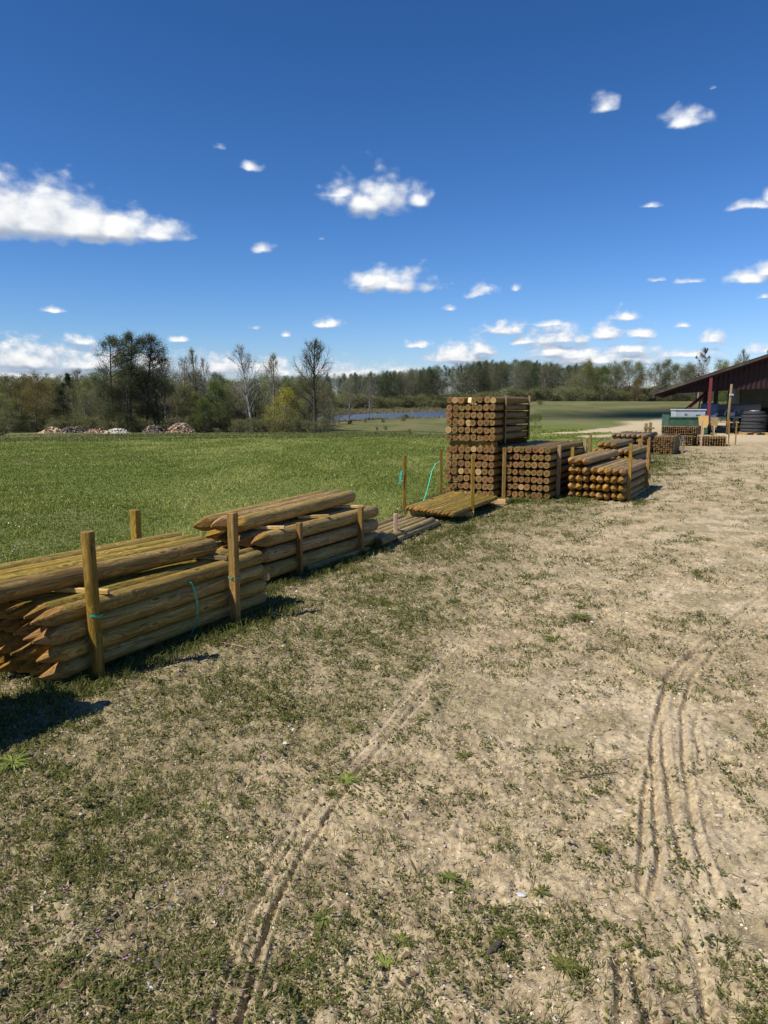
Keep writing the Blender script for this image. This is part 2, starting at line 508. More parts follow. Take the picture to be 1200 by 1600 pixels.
def leaf_mat(name, c1, c2, c3, trans=.35):
    m, t, b, out = new_mat(name)
    at = t.n('ShaderNodeAttribute', attribute_name='tint')
    oi = t.n('ShaderNodeObjectInfo').outputs['Random']
    c = t.ramp(at.outputs['Fac'], [(0, c1), (.5, c2), (1, c3)])
    hs = t.n('ShaderNodeHueSaturation', {'Hue': t.m('ADD', .488, t.m('MULTIPLY', oi, .024)), 'Value': t.m('ADD', .82, t.m('MULTIPLY', oi, .36)), 'Color': c})
    t.link(hs.outputs[0], b.inputs['Base Color'])
    b.inputs['Roughness'].default_value = .75
    b.inputs['Specular IOR Level'].default_value = .15
    tr = t.n('ShaderNodeBsdfTranslucent', {'Color': hs.outputs[0]})
    mx = t.n('ShaderNodeMixShader', {0: trans, 1: b.outputs[0], 2: tr.outputs[0]})
    t.link(mx.outputs[0], out.inputs[0])
    return m


M['weed'] = leaf_mat('weed_leaves', (.070, .085, .024), (.155, .170, .042), (.33, .32, .085))
M['straw'] = leaf_mat('dry_straw', (.15, .105, .055), (.42, .33, .19), (.66, .56, .37), .15)
M['litter'] = leaf_mat('dead_leaves', (.09, .055, .035), (.22, .14, .09), (.42, .30, .21), .1)
M['lush'] = leaf_mat('meadow_grass', (.12, .165, .028), (.24, .285, .058), (.45, .45, .14))
M['flower'] = leaf_mat('flower_petals', (.34, .12, .42), (.55, .3, .55), (.65, .6, .6), .3)
M['cr_dark'] = leaf_mat('alder_foliage', (.060, .078, .036), (.108, .130, .056), (.17, .19, .08))
M['cr_olive'] = leaf_mat('olive_spring_foliage', (.110, .118, .044), (.20, .205, .066), (.31, .31, .10))
M['cr_gold'] = leaf_mat('golden_spring_foliage', (.13, .105, .030), (.23, .175, .042), (.33, .25, .06))
M['cr_green'] = leaf_mat('green_spring_foliage', (.070, .105, .030), (.135, .185, .044), (.21, .27, .06))
M['cr_yellow'] = leaf_mat('yellow_green_foliage', (.24, .24, .035), (.42, .39, .05), (.56, .50, .08))
M['cr_twig'] = leaf_mat('bare_twig_haze', (.13, .112, .09), (.21, .185, .15), (.31, .275, .22), .15)
M['cr_brown'] = leaf_mat('budding_foliage', (.110, .118, .050), (.20, .205, .080), (.31, .30, .12), .35)
M['conifer'] = leaf_mat('conifer_foliage', (.022, .036, .020), (.042, .064, .032), (.075, .10, .045), .2)
M['reed'] = leaf_mat('reed_blades', (.16, .14, .07), (.26, .22, .11), (.34, .3, .16), .2)

# ------------------------------------------------------------------ terrain
D0 = np.array([.479, .878])              # the direction the stacks run
PB = np.array([(-60, -60), (-4.6, -2), (-3.3, 2), (-2.55, 4.2), (-1.9, 5.6), (-1.3, 7.2), (-.5, 8.4), (.1, 10.2), (.6, 12.2), (2.2, 14.6), (4.8, 17.5), (6.8, 22.5), (8.2, 26), (9.6, 30), (11, 34), (15, 41), (19, 46), (26, 54), (60, 90), (400, 500)], float)


def xb(y):                               # where the yard ends and the meadow begins
    return np.interp(y, PB[:, 1], PB[:, 0])


def pond_rf(px):
    return (np.interp(px, [480, 510, 590, 700, 800, 860], [150, 131, 165, 184, 205, 280]),
            np.interp(px, [480, 510, 700, 800, 860], [165, 213, 337, 350, 300]))


def terr(x, y):
    x = np.asarray(x, float); y = np.asarray(y, float)
    r = np.hypot(x, y) + 1e-6
    px = 600 + 1156 * x / np.maximum(y, .05 * r)
    px = np.where(y < .05 * r, np.where(x > 0, 3000, -2000), px)
    wl = 1 - ss(px, 690, 850)
    zl = -1.75 * ss(r, 16, 95)
    zr = 2.0 * ss(r, 50, 165) + .4 * ss(r, 165, 400)
    z = wl * zl + (1 - wl) * zr
    n, f = pond_rf(px)
    inside = ss(r, n - 9, n + 3) * (1 - ss(r, f - 6, f + 20)) * ss(px, 478, 500) * (1 - ss(px, 835, 870))
    z = z - 1.5 * inside * wl - .9 * inside * (1 - wl)
    far = ss(r, 380, 430) * wl
    z = z + far * 1.1
    z = z + (fbm(x, y, .05, 3, 5) - .5) * .5 * ss(r, 30, 90) * (1 - inside)
    z = z + (fbm(x, y, .35, 2, 9) - .5) * .05 * ss(r, 1, 5)
    return z


def gpt(px, py):
    """point of the level ground seen in that direction; only used here to lay out the yard"""
    r = (px - 600) / 1156; u = (800 - py) / 1156
    y = math.cos(TH) + math.sin(TH) * u; z = -math.sin(TH) + math.cos(TH) * u
    t = -1.6 / z
    return (r * t, y * t)


def poly(pts):
    return np.array([gpt(*p) for p in pts])


RUTS = [(poly([(1000, 1395), (1004, 1310), (1008, 1245), (1012, 1200)]), 0.0101, 0.0170),
        (poly([(1014, 1405), (1031, 1355), (1026, 1280), (1019, 1215), (1021, 1150), (1034, 1095), (1060, 1050)]), 0.0117, 0.0204),
        (poly([(1070, 1345), (1053, 1280), (1041, 1205), (1034, 1110), (1044, 1060), (1082, 1022), (1122, 988), (1168, 950), (1215, 915), (1300, 862)]), 0.0133, 0.0204),
        (poly([(1128, 1405), (1098, 1335), (1082, 1280), (1070, 1205), (1067, 1115), (1082, 1062), (1120, 1015), (1170, 975), (1230, 935)]), 0.0117, 0.0170),
        (poly([(1095, 1195), (1086, 1140), (1092, 1120)]), 0.0094, 0.0119),
        (poly([(330, 1620), (350, 1540), (395, 1425), (440, 1350), (480, 1270), (545, 1195), (600, 1130), (655, 1065), (715, 1005), (790, 950)]), 0.0078, 0.0102),
        (poly([(370, 1620), (395, 1530), (425, 1432), (468, 1345), (508, 1285), (560, 1205), (608, 1150), (670, 1085)]), 0.0086, 0.0161),
        (poly([(412, 1362), (450, 1300), (470, 1282)]), 0.0109, 0.0136),
        (poly([(975, 1700), (974, 1585), (968, 1500)]), 0.0140, 0.0204), (poly([(1030, 1700), (1018, 1590), (1004, 1555), (990, 1500)]), 0.0140, 0.0187),
        (poly([(1110, 1600), (1095, 1530), (1085, 1480), (1078, 1440)]), 0.0140, 0.0153),
        (poly([(575, 1190), (625, 1172), (680, 1180)]), 0.0094, 0.0085), (poly([(600, 1240), (650, 1218)]), 0.0094, 0.0085),
        (poly([(860, 880), (920, 835), (980, 800), (1060, 765), (1150, 735)]), 0.0234, 0.0085), (poly([(960, 850), (1060, 800), (1200, 765)]), 0.0312, 0.0085)]


def dseg(x, y, A):
    best = np.full(x.shape, 1e9); side = np.zeros(x.shape)
    for i in range(len(A) - 1):
        a = A[i]; v = A[i + 1] - a; L = (v ** 2).sum()
        t = np.clip(((x - a[0]) * v[0] + (y - a[1]) * v[1]) / L, 0, 1)
        dx = x - a[0] - t * v[0]; dy = y - a[1] - t * v[1]
        dd = np.hypot(dx, dy)
        sg = np.sign(dx * v[1] - dy * v[0])
        side = np.where(dd < best, sg, side)
        best = np.minimum(best, dd)
    return best, side


def rutz(x, y):
    z = np.zeros(x.shape)
    near = (np.hypot(x, y) < 20)
    xs, ys = x[near], y[near]
    zz = np.zeros(xs.shape); zp = np.zeros(xs.shape)
    br = fbm(xs, ys, 6, 3, 77)
    wob = (fbm(xs, ys, 3, 3, 31) - .5) * .020
    for A, wd, dp in RUTS:
        d_, s_ = dseg(xs, ys, A)
        d2 = np.abs(d_ * s_ + wob)
        amp = dp * (.72 + .4 * ss(br, .35, .6))
        zz = np.minimum(zz, -amp * np.exp(-(d2 / wd) ** 2)); zp = np.maximum(zp, amp * .6 * np.exp(-((d2 - wd * 2.2) / (wd * .9)) ** 2))
    z[near] = zz + zp * (1 - np.clip(-zz / .006, 0, 1))
    return z


def masks(x, y):
    """green weeds, meadow, pale sand, track"""
    e = x - xb(y)
    r = np.hypot(x, y)
    nb = fbm(x, y, 1.1, 4, 21)
    nf = fbm(x, y, 4.5, 4, 22, .6)
    field = ss(-e + (nb - .5) * .7, -.15, .25)
    e2 = x - np.interp(y, [0, 1.5, 3, 5, 8, 12, 20, 30], [.15, .10, .0, .45, 1.5, 3.6, 8, 13])
    g_ = ss(1.0 - e2 + (nb - .5) * 2.4, .1, 2.0)
    g_ = g_ * (1 - .50 * ss(nf, .58, .70))
    g_ = np.maximum(g_, .66 * ss(nb, .51, .61) * ss(nf, .42, .56))
    g_ = np.maximum(g_, .34 * ss(nf, .46, .56))
    g_ = np.maximum(g_, .58 * ss(y, 6, 10) * ss(3.6 - (x - xb(y)), 0, 2) * ss(nf, .33, .5))
    pale = ss(nb + .35 * (nf - .5), .50, .64) * ss(e, 1.0, 3.0) * .8
    # sandy road through the meadow and the gravelled yard before the shed
    PA = np.array([(2.5, 36.6), (7.7, 38), (12, 42), (17.5, 50), (24, 62), (34, 80)], float)
    d1, _ = dseg(x, y, PA)
    wid = np.interp(x, [3, 8, 12, 18, 24], [.45, .6, 1.4, 2.6, 3.0])
    p1 = 1 - ss(d1 + (nb - .5) * 1.6, wid * .6, wid * 1.1)
    PBB = np.array([(9.8, 35.5), (12.5, 38), (18, 47)], float)
    d2, _ = dseg(x, y, PBB)
    p2 = (1 - ss(d2 + (nb - .5), .5, 1.3)) * .9
    yard = ss(x - 11.6 - (y - 30) * .22, 0, 2.0) * ss(y + (nb - .5) * 2, 29.4, 31.5) * (1 - ss(y, 60, 66)) * ss(70 - x, 0, 5)
    pale2 = np.maximum(np.maximum(p1, p2), yard)
    field = field * (1 - pale2)
    g_ = g_ * (1 - pale2) * (1 - field)
    pale = np.maximum(pale * (1 - field), pale2)
    # faint strips where wheels ran
    tr = np.zeros(x.shape)
    for A, wd, dp in RUTS[:13]:
        nr = r < 20
        if nr.any():
            dd = np.full(x.shape, 9.); dd[nr] = dseg(x[nr], y[nr], A)[0]
            tr = np.maximum(tr, np.exp(-(dd / (wd * 3.2)) ** 2))
    g_ = g_ * (1 - .9 * tr)
    return g_, field, pale, tr


def micro(x, y, full=True):
    r = np.hypot(x, y)
    e = x - xb(y)
    yardw = ss(e, -.6, .3) * (1 - ss(r, 14, 40))
    a = (fbm(x, y, 2.2, 3, 41) - .5) * .028
    c = fbm(x, y, 13, 4, 43, .6)
    z = a + (ss(c, .36, .70) - .4) * .017
    f1 = fbm(x, y, 46, 3, 44, .7)
    z = z + (f1 - .5) * .017
    cr = 1 - np.abs(fbm(x + .3 * f1 * .1, y, 7, 3, 47) - .5) * 2
    z = z + (cr - .8) * .014
    z = z * yardw + (1 - yardw) * (a * 1.5 + (c - .5) * .03) * (1 - ss(r, 60, 150))
    rz_ = rutz(x, y)
    sm_ = np.clip(np.abs(rz_) / .006, 0, 1)
    return z * (1 - .55 * sm_) + rz_


def ground_z(x, y):
    x = np.atleast_1d(np.asarray(x, float)); y = np.atleast_1d(np.asarray(y, float))
    return terr(x, y) + micro(x, y)


def gz(x, y):
    return float(ground_z(x, y)[0])


# polar sheet, fine where the camera looks, out to the horizon
rr = [.25, .5, .8, 1.05, 1.25, 1.4]
while rr[-1] < 11: rr.append(rr[-1] * 1.0042 + .0004)
while rr[-1] < 70: rr.append(rr[-1] * 1.011)
while rr[-1] < 480: rr.append(rr[-1] * 1.022)
while rr[-1] < 5000: rr.append(rr[-1] * 1.10)
rr = np.array(rr)
fine = np.arange(-36, 36.01, .115)
coarse_l = np.array([-180, -150, -120, -95, -78, -65, -55, -49, -45, -42, -39.5, -38, -37, -36.4])
aa = np.radians(np.concatenate([coarse_l, fine, -coarse_l[::-1][:-1]]))
AZ, RR = np.meshgrid(aa, rr)
GX = (RR * np.sin(AZ)).ravel(); GY = (RR * np.cos(AZ)).ravel()
GZ = ground_z(GX, GY)
na, nr = len(aa), len(rr)
idx = np.arange(na * nr).reshape(nr, na)
q1 = np.stack([idx[:-1], np.roll(idx, -1, 1)[:-1], np.roll(idx, -1, 1)[1:], idx[1:]], -1).reshape(-1, 4)[:, ::-1]
cV = np.vstack([np.stack([GX, GY, GZ], 1), [[0, 0, float(terr(0., 0.))]]])
fan = np.stack([idx[0], np.roll(idx[0], -1), np.full(na, na * nr)], 1)
mk = np.array(masks(GX, GY)).T
mk = np.vstack([mk, mk[:1]])

gm, t, b, out = new_mat('meadow_and_yard_soil')
at = t.n('ShaderNodeAttribute', attribute_name='mask')
s3 = t.n('ShaderNodeSeparateColor', {0: at.outputs['Color']})
gpos = t.n('ShaderNodeNewGeometry').outputs['Position']
nA = t.noise(gpos, 3.0, 6, .62)
nB = t.noise(gpos, 38, 5, .65)
nC = t.noise(gpos, 170, 4, .6)
nD = t.noise(gpos, .6, 5, .6)
sand = t.ramp(nB, [(.32, (.26, .195, .105)), (.5, (.47, .368, .212)), (.68, (.65, .535, .340))])
sand = t.mix(t.m('MULTIPLY', t.ss(nC, .56, .70), .55), sand, (.62, .52, .39))
sand = t.mix(t.m('MULTIPLY', t.ss(nC, .46, .30), .5), sand, (.17, .125, .085))
dark = t.ramp(nB, [(.32, (.105, .075, .044)), (.52, (.215, .160, .096)), (.70, (.38, .295, .185))])
sandd = t.mix(t.m('MULTIPLY', t.ss(nA, .40, .60), .5), sand, dark)
sandd = t.mix(t.m('MULTIPLY', s3.outputs[0], .45), sandd, dark)
sandp = t.mix(t.m('MULTIPLY', s3.outputs[2], .85), sandd, t.mix(.3, sand, (.58, .48, .35)))
thatch = t.ramp(nB, [(.30, (.085, .072, .032)), (.5, (.20, .165, .075)), (.70, (.37, .305, .165))])
thatch = t.mix(t.m('MULTIPLY', t.ss(nC, .52, .66), .55), thatch, (.12, .15, .045))
gfac = t.ss(t.m('ADD', s3.outputs[0], t.m('MULTIPLY', t.m('SUBTRACT', nB, .5), 1.5)), .18, .78)
soil = t.mix(t.m('MULTIPLY', gfac, .62), sandp, thatch)
vN = t.n('ShaderNodeTexNoise', {'Vector': t.v('MULTIPLY', gpos, (1, .35, 1)), 'Scale': .22, 'Detail': 6.0, 'Roughness': .62}).outputs[0]
mead = t.ramp(nB, [(.30, (.070, .095, .022)), (.52, (.135, .165, .040)), (.75, (.23, .24, .08))])
mead = t.mix(t.m('MULTIPLY', t.ss(vN, .46, .66), .62), mead, (.185, .165, .078))
mead = t.mix(t.m('MULTIPLY', t.ss(nD, .48, .66), .3), mead, (.075, .115, .028))
dfar = t.ss(t.v('LENGTH', gpos), 45, 90)
mead = t.mix(t.m('MULTIPLY', dfar, .8), mead, t.mix(t.ss(vN, .4, .6), (.095, .105, .036), (.165, .142, .064)))
allc = t.mix(s3.outputs[1], soil, mead)
t.link(allc, b.inputs['Base Color'])
b.inputs['Roughness'].default_value = .95
b.inputs['Specular IOR Level'].default_value = .08
hh = t.m('ADD', t.m('MULTIPLY', nB, 1.0), t.m('MULTIPLY', nC, .55))
bp = t.n('ShaderNodeBump', {'Strength': .75, 'Distance': .012, 'Height': hh})
t.link(bp.outputs[0], b.inputs['Normal'])
me = mesh_np('ground', cV, [q1, fan], [gm], True, {'mask': ('FLOAT_COLOR', mk)})
ground = tag(link('ground', me), 'sandy trodden yard and green meadow', kind='structure')

# pond water
pts = []
for px in np.linspace(476, 872, 40):
    n_, f_ = pond_rf(px)
    a = math.atan((px - 600) / 1156)
    pts.append(((n_ - 14) / math.cos(a) * math.sin(a), (n_ - 14)))
for px in np.linspace(872, 476, 40):
    n_, f_ = pond_rf(px)
    a = (px - 600) / 1156
    pts.append(((f_ + 22) * a, f_ + 22))
wm, t, b, out = new_mat('pond_water')
tcn = t.n('ShaderNodeNewGeometry').outputs['Position']
b.inputs['Base Color'].default_value = (.085, .115, .155, 1)
b.inputs['Roughness'].default_value = .12
b.inputs['Specular IOR Level'].default_value = .6
nn = t.noise(t.v('MULTIPLY', tcn, (1, .5, 1)), 2.4, 4, .6)
bp = t.n('ShaderNodeBump', {'Strength': .9, 'Distance': .30, 'Height': nn})
t.link(bp.outputs[0], b.inputs['Normal'])
mb = MB()
mb.add([(x, y, -2.05) for x, y in pts], [tuple(range(len(pts)))])
tag(mb.build('pond_water', wm), 'blue grey pond beyond the meadow', kind='structure')

# unseen cloud added high behind the camera; its shadow lies across the far meadow
mb = MB()
cr_ = random.Random(3)
sx, sy, alt = 33., 79., 1300.
for i in range(26):
    u = cr_.uniform(-1, 1)
    cx, cy = sx + u * 20 - 1, sy + u * 3 + cr_.uniform(-11, 11) * (.25 + .75 * (u + 1) / 2)
    rad = cr_.uniform(6, 11) * (.45 + .55 * (u + 1) / 2)
    c = Vector((cx - LX * alt, cy - LY * alt, alt + cr_.uniform(-3, 8)))
    V = []; F = []
    for a_ in range(9):
        th = math.pi * a_ / 8
        for b_ in range(12):
            ph = 2 * math.pi * b_ / 12
            k = rad * (1 + .15 * cr_.uniform(-1, 1))
            V.append(c + Vector((k * math.sin(th) * math.cos(ph), k * math.sin(th) * math.sin(ph), k * .55 * math.cos(th))))
    for a_ in range(8):
        for b_ in range(12):
            F.append((a_ * 12 + b_, a_ * 12 + (b_ + 1) % 12, (a_ + 1) * 12 + (b_ + 1) % 12, (a_ + 1) * 12 + b_))
    mb.add(V, F, 0, True)
cm = plain('cloud_white', (.85, .86, .88), 1, var=.03)
tag(mb.build('cloud', cm), 'unseen white cloud behind the camera, added to shade the far meadow', kind='structure')

# ------------------------------------------------------------------ poles
def pole_mesh(name, L, r, tip, seed, mats, n=20, bow=.004):
    """a round pole from y=0 to y=L; tip > 0 gives a four-faceted point at y=0"""
    rs = random.Random(seed)
    mb = MB()
    ph0 = rs.uniform(0, math.pi / 2)
    ys = [0, .006] if not tip else []
    if tip:
        k = 7
        ys = [tip * (i / k) for i in range(k + 1)]
    m = 7
    y0 = ys[-1]
    ys += [y0 + (L - .006 - y0) * (i + 1) / m for i in range(m)] + [L]
    V = []; F = []; MI = []; SMO = []
    bx, bz = rs.uniform(-bow, bow), rs.uniform(-bow, bow)
    lob = [rs.uniform(0, 6.28) for _ in range(3)]
    skew = [1 + rs.uniform(-.22, .22) for _ in range(4)]
    ends = set()
    for j, y in enumerate(ys):
        s = y / L
        cx, cz = bx * 4 * s * (1 - s), bz * 4 * s * (1 - s)
        tap = 1 + .03 * math.cos(lob[0]) * (s - .5)
        for i in range(n):
            ph = 2 * math.pi * i / n
            q = r * tap * (1 + .018 * math.sin(2 * ph + lob[0] + s * 2) + .012 * math.sin(3 * ph + lob[1] + s * 5))
            if (not tip and j == 0) or j == len(ys) - 1:
                q *= .955
            if tip and y < tip * 1.001:
                for w_ in range(4):
                    a = (.10 + 1.02 * y / (tip * skew[w_])) * r
                    c = math.cos(ph - ph0 - w_ * math.pi / 2)
                    if c > .05: q = min(q, a / c)
            V.append((cx + q * math.cos(ph), y, cz + q * math.sin(ph)))
    nr_ = len(ys)
    for j in range(nr_ - 1):
        for i in range(n):
            F.append((j * n + i, (j + 1) * n + i, (j + 1) * n + (i + 1) % n, j * n + (i + 1) % n))
            istip = tip and j < 7
            if istip:
                mid = [V[q_] for q_ in F[-1]]
                rad = sum(math.hypot(v[0], v[2]) for v in mid) / 4
                cut = rad < r * .955
                MI.append(2 if cut else 0); SMO.append(not cut)
            else:
                MI.append(0); SMO.append(j not in (0, nr_ - 2) or bool(tip and j == 0))
    F.append(tuple(range(n))); MI.append(1 if not tip else 2); SMO.append(False)
    F.append(tuple((nr_ - 1) * n + i for i in range(n - 1, -1, -1))); MI.append(1); SMO.append(False)
    me = bpy.data.meshes.new(name)
    me.from_pydata(V, [], F)
    for q in mats: me.materials.append(q)
    me.polygons.foreach_set('material_index', MI)
    me.polygons.foreach_set('use_smooth', SMO)
    me.update()
    return me


ORD = ['first', 'second', 'third', 'fourth', 'fifth', 'sixth', 'seventh', 'eighth', 'ninth', 'tenth', 'eleventh', 'twelfth', 'thirteenth', 'fourteenth']


def rowword(k, n):
    if n == 1: return 'only row'
    if k == 0: return 'bottom row'
    if k == n - 1: return 'top row'
    if k == n - 2: return 'next-to-top row'
    return ORD[k] + ' row up'


def colword(k, n, side='field'):         # k counted from the yard side
    if k == 0: return 'yard-side end'
    if k == n - 1: return 'meadow-side end'
    return ORD[k] + ' from the yard side'


_rnd = random.Random(11)


def place_pole(me, P, yaw, pitch=0, roll=None, name='round_pole', label=None, group=None):
    o = link(name, me, None, P)
    o.rotation_euler = (pitch, (_rnd.uniform(0, 6.28) if roll is None else roll), 0)
    # roll about own axis first, then pitch, then yaw
    o.rotation_euler = (Matrix.Rotation(yaw, 4, 'Z') @ Matrix.Rotation(pitch, 4, 'X') @ Matrix.Rotation(o.rotation_euler.y, 4, 'Y')).to_euler()
    tag(o, label, 'pole', group)
    return o


def yaw_of(d):
    return math.atan2(-d[0], d[1])


def protos(key, L, r, tip, mats, k=4, bow=.004):
    return [pole_mesh('pole_' + key, L, r, tip, 100 + i * 7 + len(key), mats, bow=bow) for i in range(k)]


def stack(P, d, cols, zs, pitch, pr, desc, group, jit=.03, kind='pole', flip=None, zoff=0.0, skip=()):
    """poles side by side, column 0 on the yard side at P (axis of the first one, near end)"""
    d = np.array(d, float); d /= np.hypot(*d)
    n = np.array([-d[1], d[0]])
    yw = yaw_of(d)
    for ri, z in enumerate(zs):
        for c in range(cols):
            if (ri, c) in skip: continue
            j = _rnd.uniform(-jit, jit)
            q = np.array(P) + n * (c * pitch + _rnd.uniform(-.08, .08) * pitch) + d * j
            z_ = z + _rnd.uniform(-.005, .005); sc_ = _rnd.uniform(.90, 1.04)
            lab = f"{desc}, {rowword(ri, len(zs))}, {colword(c, cols)}"
            me = pr[_rnd.randrange(len(pr))]
            L = float(max(v.co.y for v in me.vertices)) if flip else 0
            if flip:
                q = q + d * L
                o = place_pole(me, (q[0], q[1], z_ + zoff), yw + math.pi, _rnd.uniform(-.003, .003), label=lab, group=group)
            else:
                o = place_pole(me, (q[0], q[1], z_ + zoff), yw, _rnd.uniform(-.004, .004), label=lab, group=group)
            o.scale = (sc_, 1, sc_)


def post(P, top, size, mat, label, group='upright stakes around the pole stacks', lean=(0, 0), rnd=False, yaw=.48, base=-.25, name='wooden_stake', cut=.0):
    zb = gz(P[0], P[1]) + base
    L = top - zb
    mb = MB()
    if rnd:
        V0 = []
        mb.tube([(0, 0, 0), (0, 0, L * .33), (0, 0, L * .66), (0, 0, L - .005), (0, 0, L)], [size / 2 * 1.02, size / 2 * .98, size / 2, size / 2, size / 2 * .94], 20, 0, True, True, 1)
    else:
        mb.box((0, 0, L / 2), (size, size * .92, L), None, 0, .004)
        mb.v = [(v[0], v[1], v[2] + (cut * v[0] if v[2] > L * .9 else 0)) for v in mb.v]
    # stand it along local Y so that the grain runs with it
    mb.v = [(v[0], v[2], -v[1]) for v in mb.v]
    o = mb.build(name, [mat, M['end_olive'] if rnd else mat])
    o.location = (P[0], P[1], zb)
    o.rotation_euler = (Matrix.Rotation(lean[0], 4, 'Y') @ Matrix.Rotation(-lean[1], 4, 'X') @ Matrix.Rotation(yaw, 4, 'Z') @ Matrix.Rotation(math.pi / 2, 4, 'X')).to_euler()
    tag(o, label, 'stake', group)
    return o


def batten(a, b, w, h, mat, label, name='spacer_batten', group=None, cat='batten'):
    a = Vector(a); b = Vector(b)
    L = (b - a).length
    mb = MB(); mb.box((0, L / 2, 0), (w, L, h), None, 0, .002)
    o = mb.build(name, [mat])
    q = (b - a).normalized()
    yaw = math.atan2(-q.x, q.y); pit = math.asin(q.z)
    o.location = a
    o.rotation_euler = (Matrix.Rotation(yaw, 4, 'Z') @ Matrix.Rotation(pit, 4, 'X')).to_euler()
    tag(o, label, cat, group)
    return o


n_of = lambda d: np.array([-d[1], d[0]]) / np.hypot(*d)


def off(P, d, s, left, z):
    d = np.array(d) / np.hypot(*d); n = n_of(d)
    q = np.array(P) + d * s + n * left
    return (q[0], q[1], z)


def ribbon(name, pts, w, mat, label=None, cat=None, wid=(1, 0, 0), parent=None, th=.0012):
    mb = MB()
    W = Vector(wid).normalized()
    V = []; F = []
    for i, p in enumerate(pts):
        p = Vector(p)
        tn = (Vector(pts[min(i + 1, len(pts) - 1)]) - Vector(pts[max(0, i - 1)])).normalized()
        N = tn.cross(W).normalized() * th / 2
        for s_ in (-1, 1):
            V += [p + W * w / 2 * s_ + N * s_, p + W * w / 2 * s_ - N * s_]
    for i in range(len(pts) - 1):
        o_ = i * 4
        for a_, b_ in ((0, 2), (2, 1), (1, 3), (3, 0)):
            F.append((o_ + a_, o_ + b_, o_ + 4 + b_, o_ + 4 + a_))
    mb.add(V, F)
    o = mb.build(name, [mat], parent)
    if label: tag(o, label, cat)
    return o


d = D0
OL = [M['olive'], M['end_olive'], M['facet']]
TN = [M['tan'], M['end'], M['facet']]
BR = [M['brown'], M['end'], M['facet']]
DU = [M['dull'], M['end'], M['facet']]

# --- nearest stack: four rows of thin pointed poles, a loose tier on battens
p1 = protos('olive', 2.0, .0545, .21, OL, 5)
g1 = 'poles of the nearest stack'
S1 = np.array([-1.925, 3.945])
z1 = [.075, .185, .295, .405]
stack(S1, d, 8, z1, .113, p1, 'thin pointed pole in nearest stack', g1, .05)
p1b = protos('olive_upper', 2.0, .060, .20, OL, 3)
d1b = np.array([.545, .838]); d1b /= np.hypot(*d1b)
for k, (ex, ey, lw) in enumerate([(-1.285, 5.43, 'yard-side one'), (-1.395, 5.53, 'second from the yard side'), (-1.50, 5.60, 'third from the yard side'), (-1.615, 5.72, 'meadow-side one')]):
    a = np.array([ex, ey]) - d1b * 2.0
    place_pole(p1b[k % 3], (a[0], a[1], .545), yaw_of(d1b), 0, label='loose pointed pole on top of nearest stack, ' + lw, group='loose poles on top of the nearest stack')
batten((-2.16, 4.42, .478), (-1.665, 4.36, .472), .030, .028, M['lath'], 'thin pale batten beside the round stake on nearest stack')
batten((-1.62, 5.38, .478), (-1.15, 5.335, .474), .034, .030, M['dull'], 'thin greyish batten beside the square stake on nearest stack')
batten(off(S1, d, .30, .08, .012), off(S1, d, 1.95, -.005, .020), .09, .03, M['dull'], 'long grey board low along the foot of nearest stack', 'ground_board', cat='board')
post((-1.675, 4.17), .875, .076, M['stake'], 'thick round stake with green strap, beside tips of nearest stack', lean=(-.02, 0), rnd=True, yaw=.3)
post((-1.085, 5.235), .825, .060, M['stake'], 'square stake at the blunt end of nearest stack', yaw=-.46)
post((-2.03, 5.97), .74, .066, M['stake'], 'square stake behind nearest stack, standing against the grass', yaw=-.46)
post((-2.555, 4.68), .64, .06, M['stake'], 'stake cut by the left picture edge behind nearest stack', yaw=-.46)
ribbon('plastic_strap', [(-1.679 + math.cos(a) * .0405, 4.170 + math.sin(a) * .0405, .383 + .004 * math.sin(3 * a)) for a in np.linspace(0, 6.28, 17)], .014, M['strap'], 'green strap band wrapped round the thick round stake', 'strap', (0, 0, 1))
ribbon('plastic_strap', [(-1.085 + cx * .034, 5.235 + cy * .034, .352) for cx, cy in ((-1.35, .2), (-.3, -1.33), (1.3, -.3), (.35, 1.3), (-1.35, .2))], .012, M['strap'], 'green strap band wrapped round the square stake of nearest stack', 'strap', (0, 0, 1))
q = off(S1, d, 1.16, -.06, 0)
ribbon('plastic_strap', [(q[0] - .03, q[1] + .0, .40), (q[0] + .0, q[1], .385), (q[0] + .024, q[1] - .01, .33), (q[0] + .04, q[1] - .015, .24), (q[0] + .036, q[1] - .014, .16), (q[0] + .012, q[1] - .012, .08), (q[0] - .012, q[1] - .008, .02)], .013, M['strap'], 'loose green strap hanging down the side of nearest stack', 'strap', (d[0], d[1], 0))

# --- a further stack just outside on the left; only its shadow reaches the picture
gS0 = 'poles of the stack beside the camera'
p0 = protos('near', 2.3, .058, 0, OL, 2)
E0 = np.array([-2.17, 3.40])
stack(E0 - d * 2.3, d, 4, [.06 + .118 * i for i in range(8)], .118, p0, 'blunt pole of the stack before nearest stack', gS0, .02)

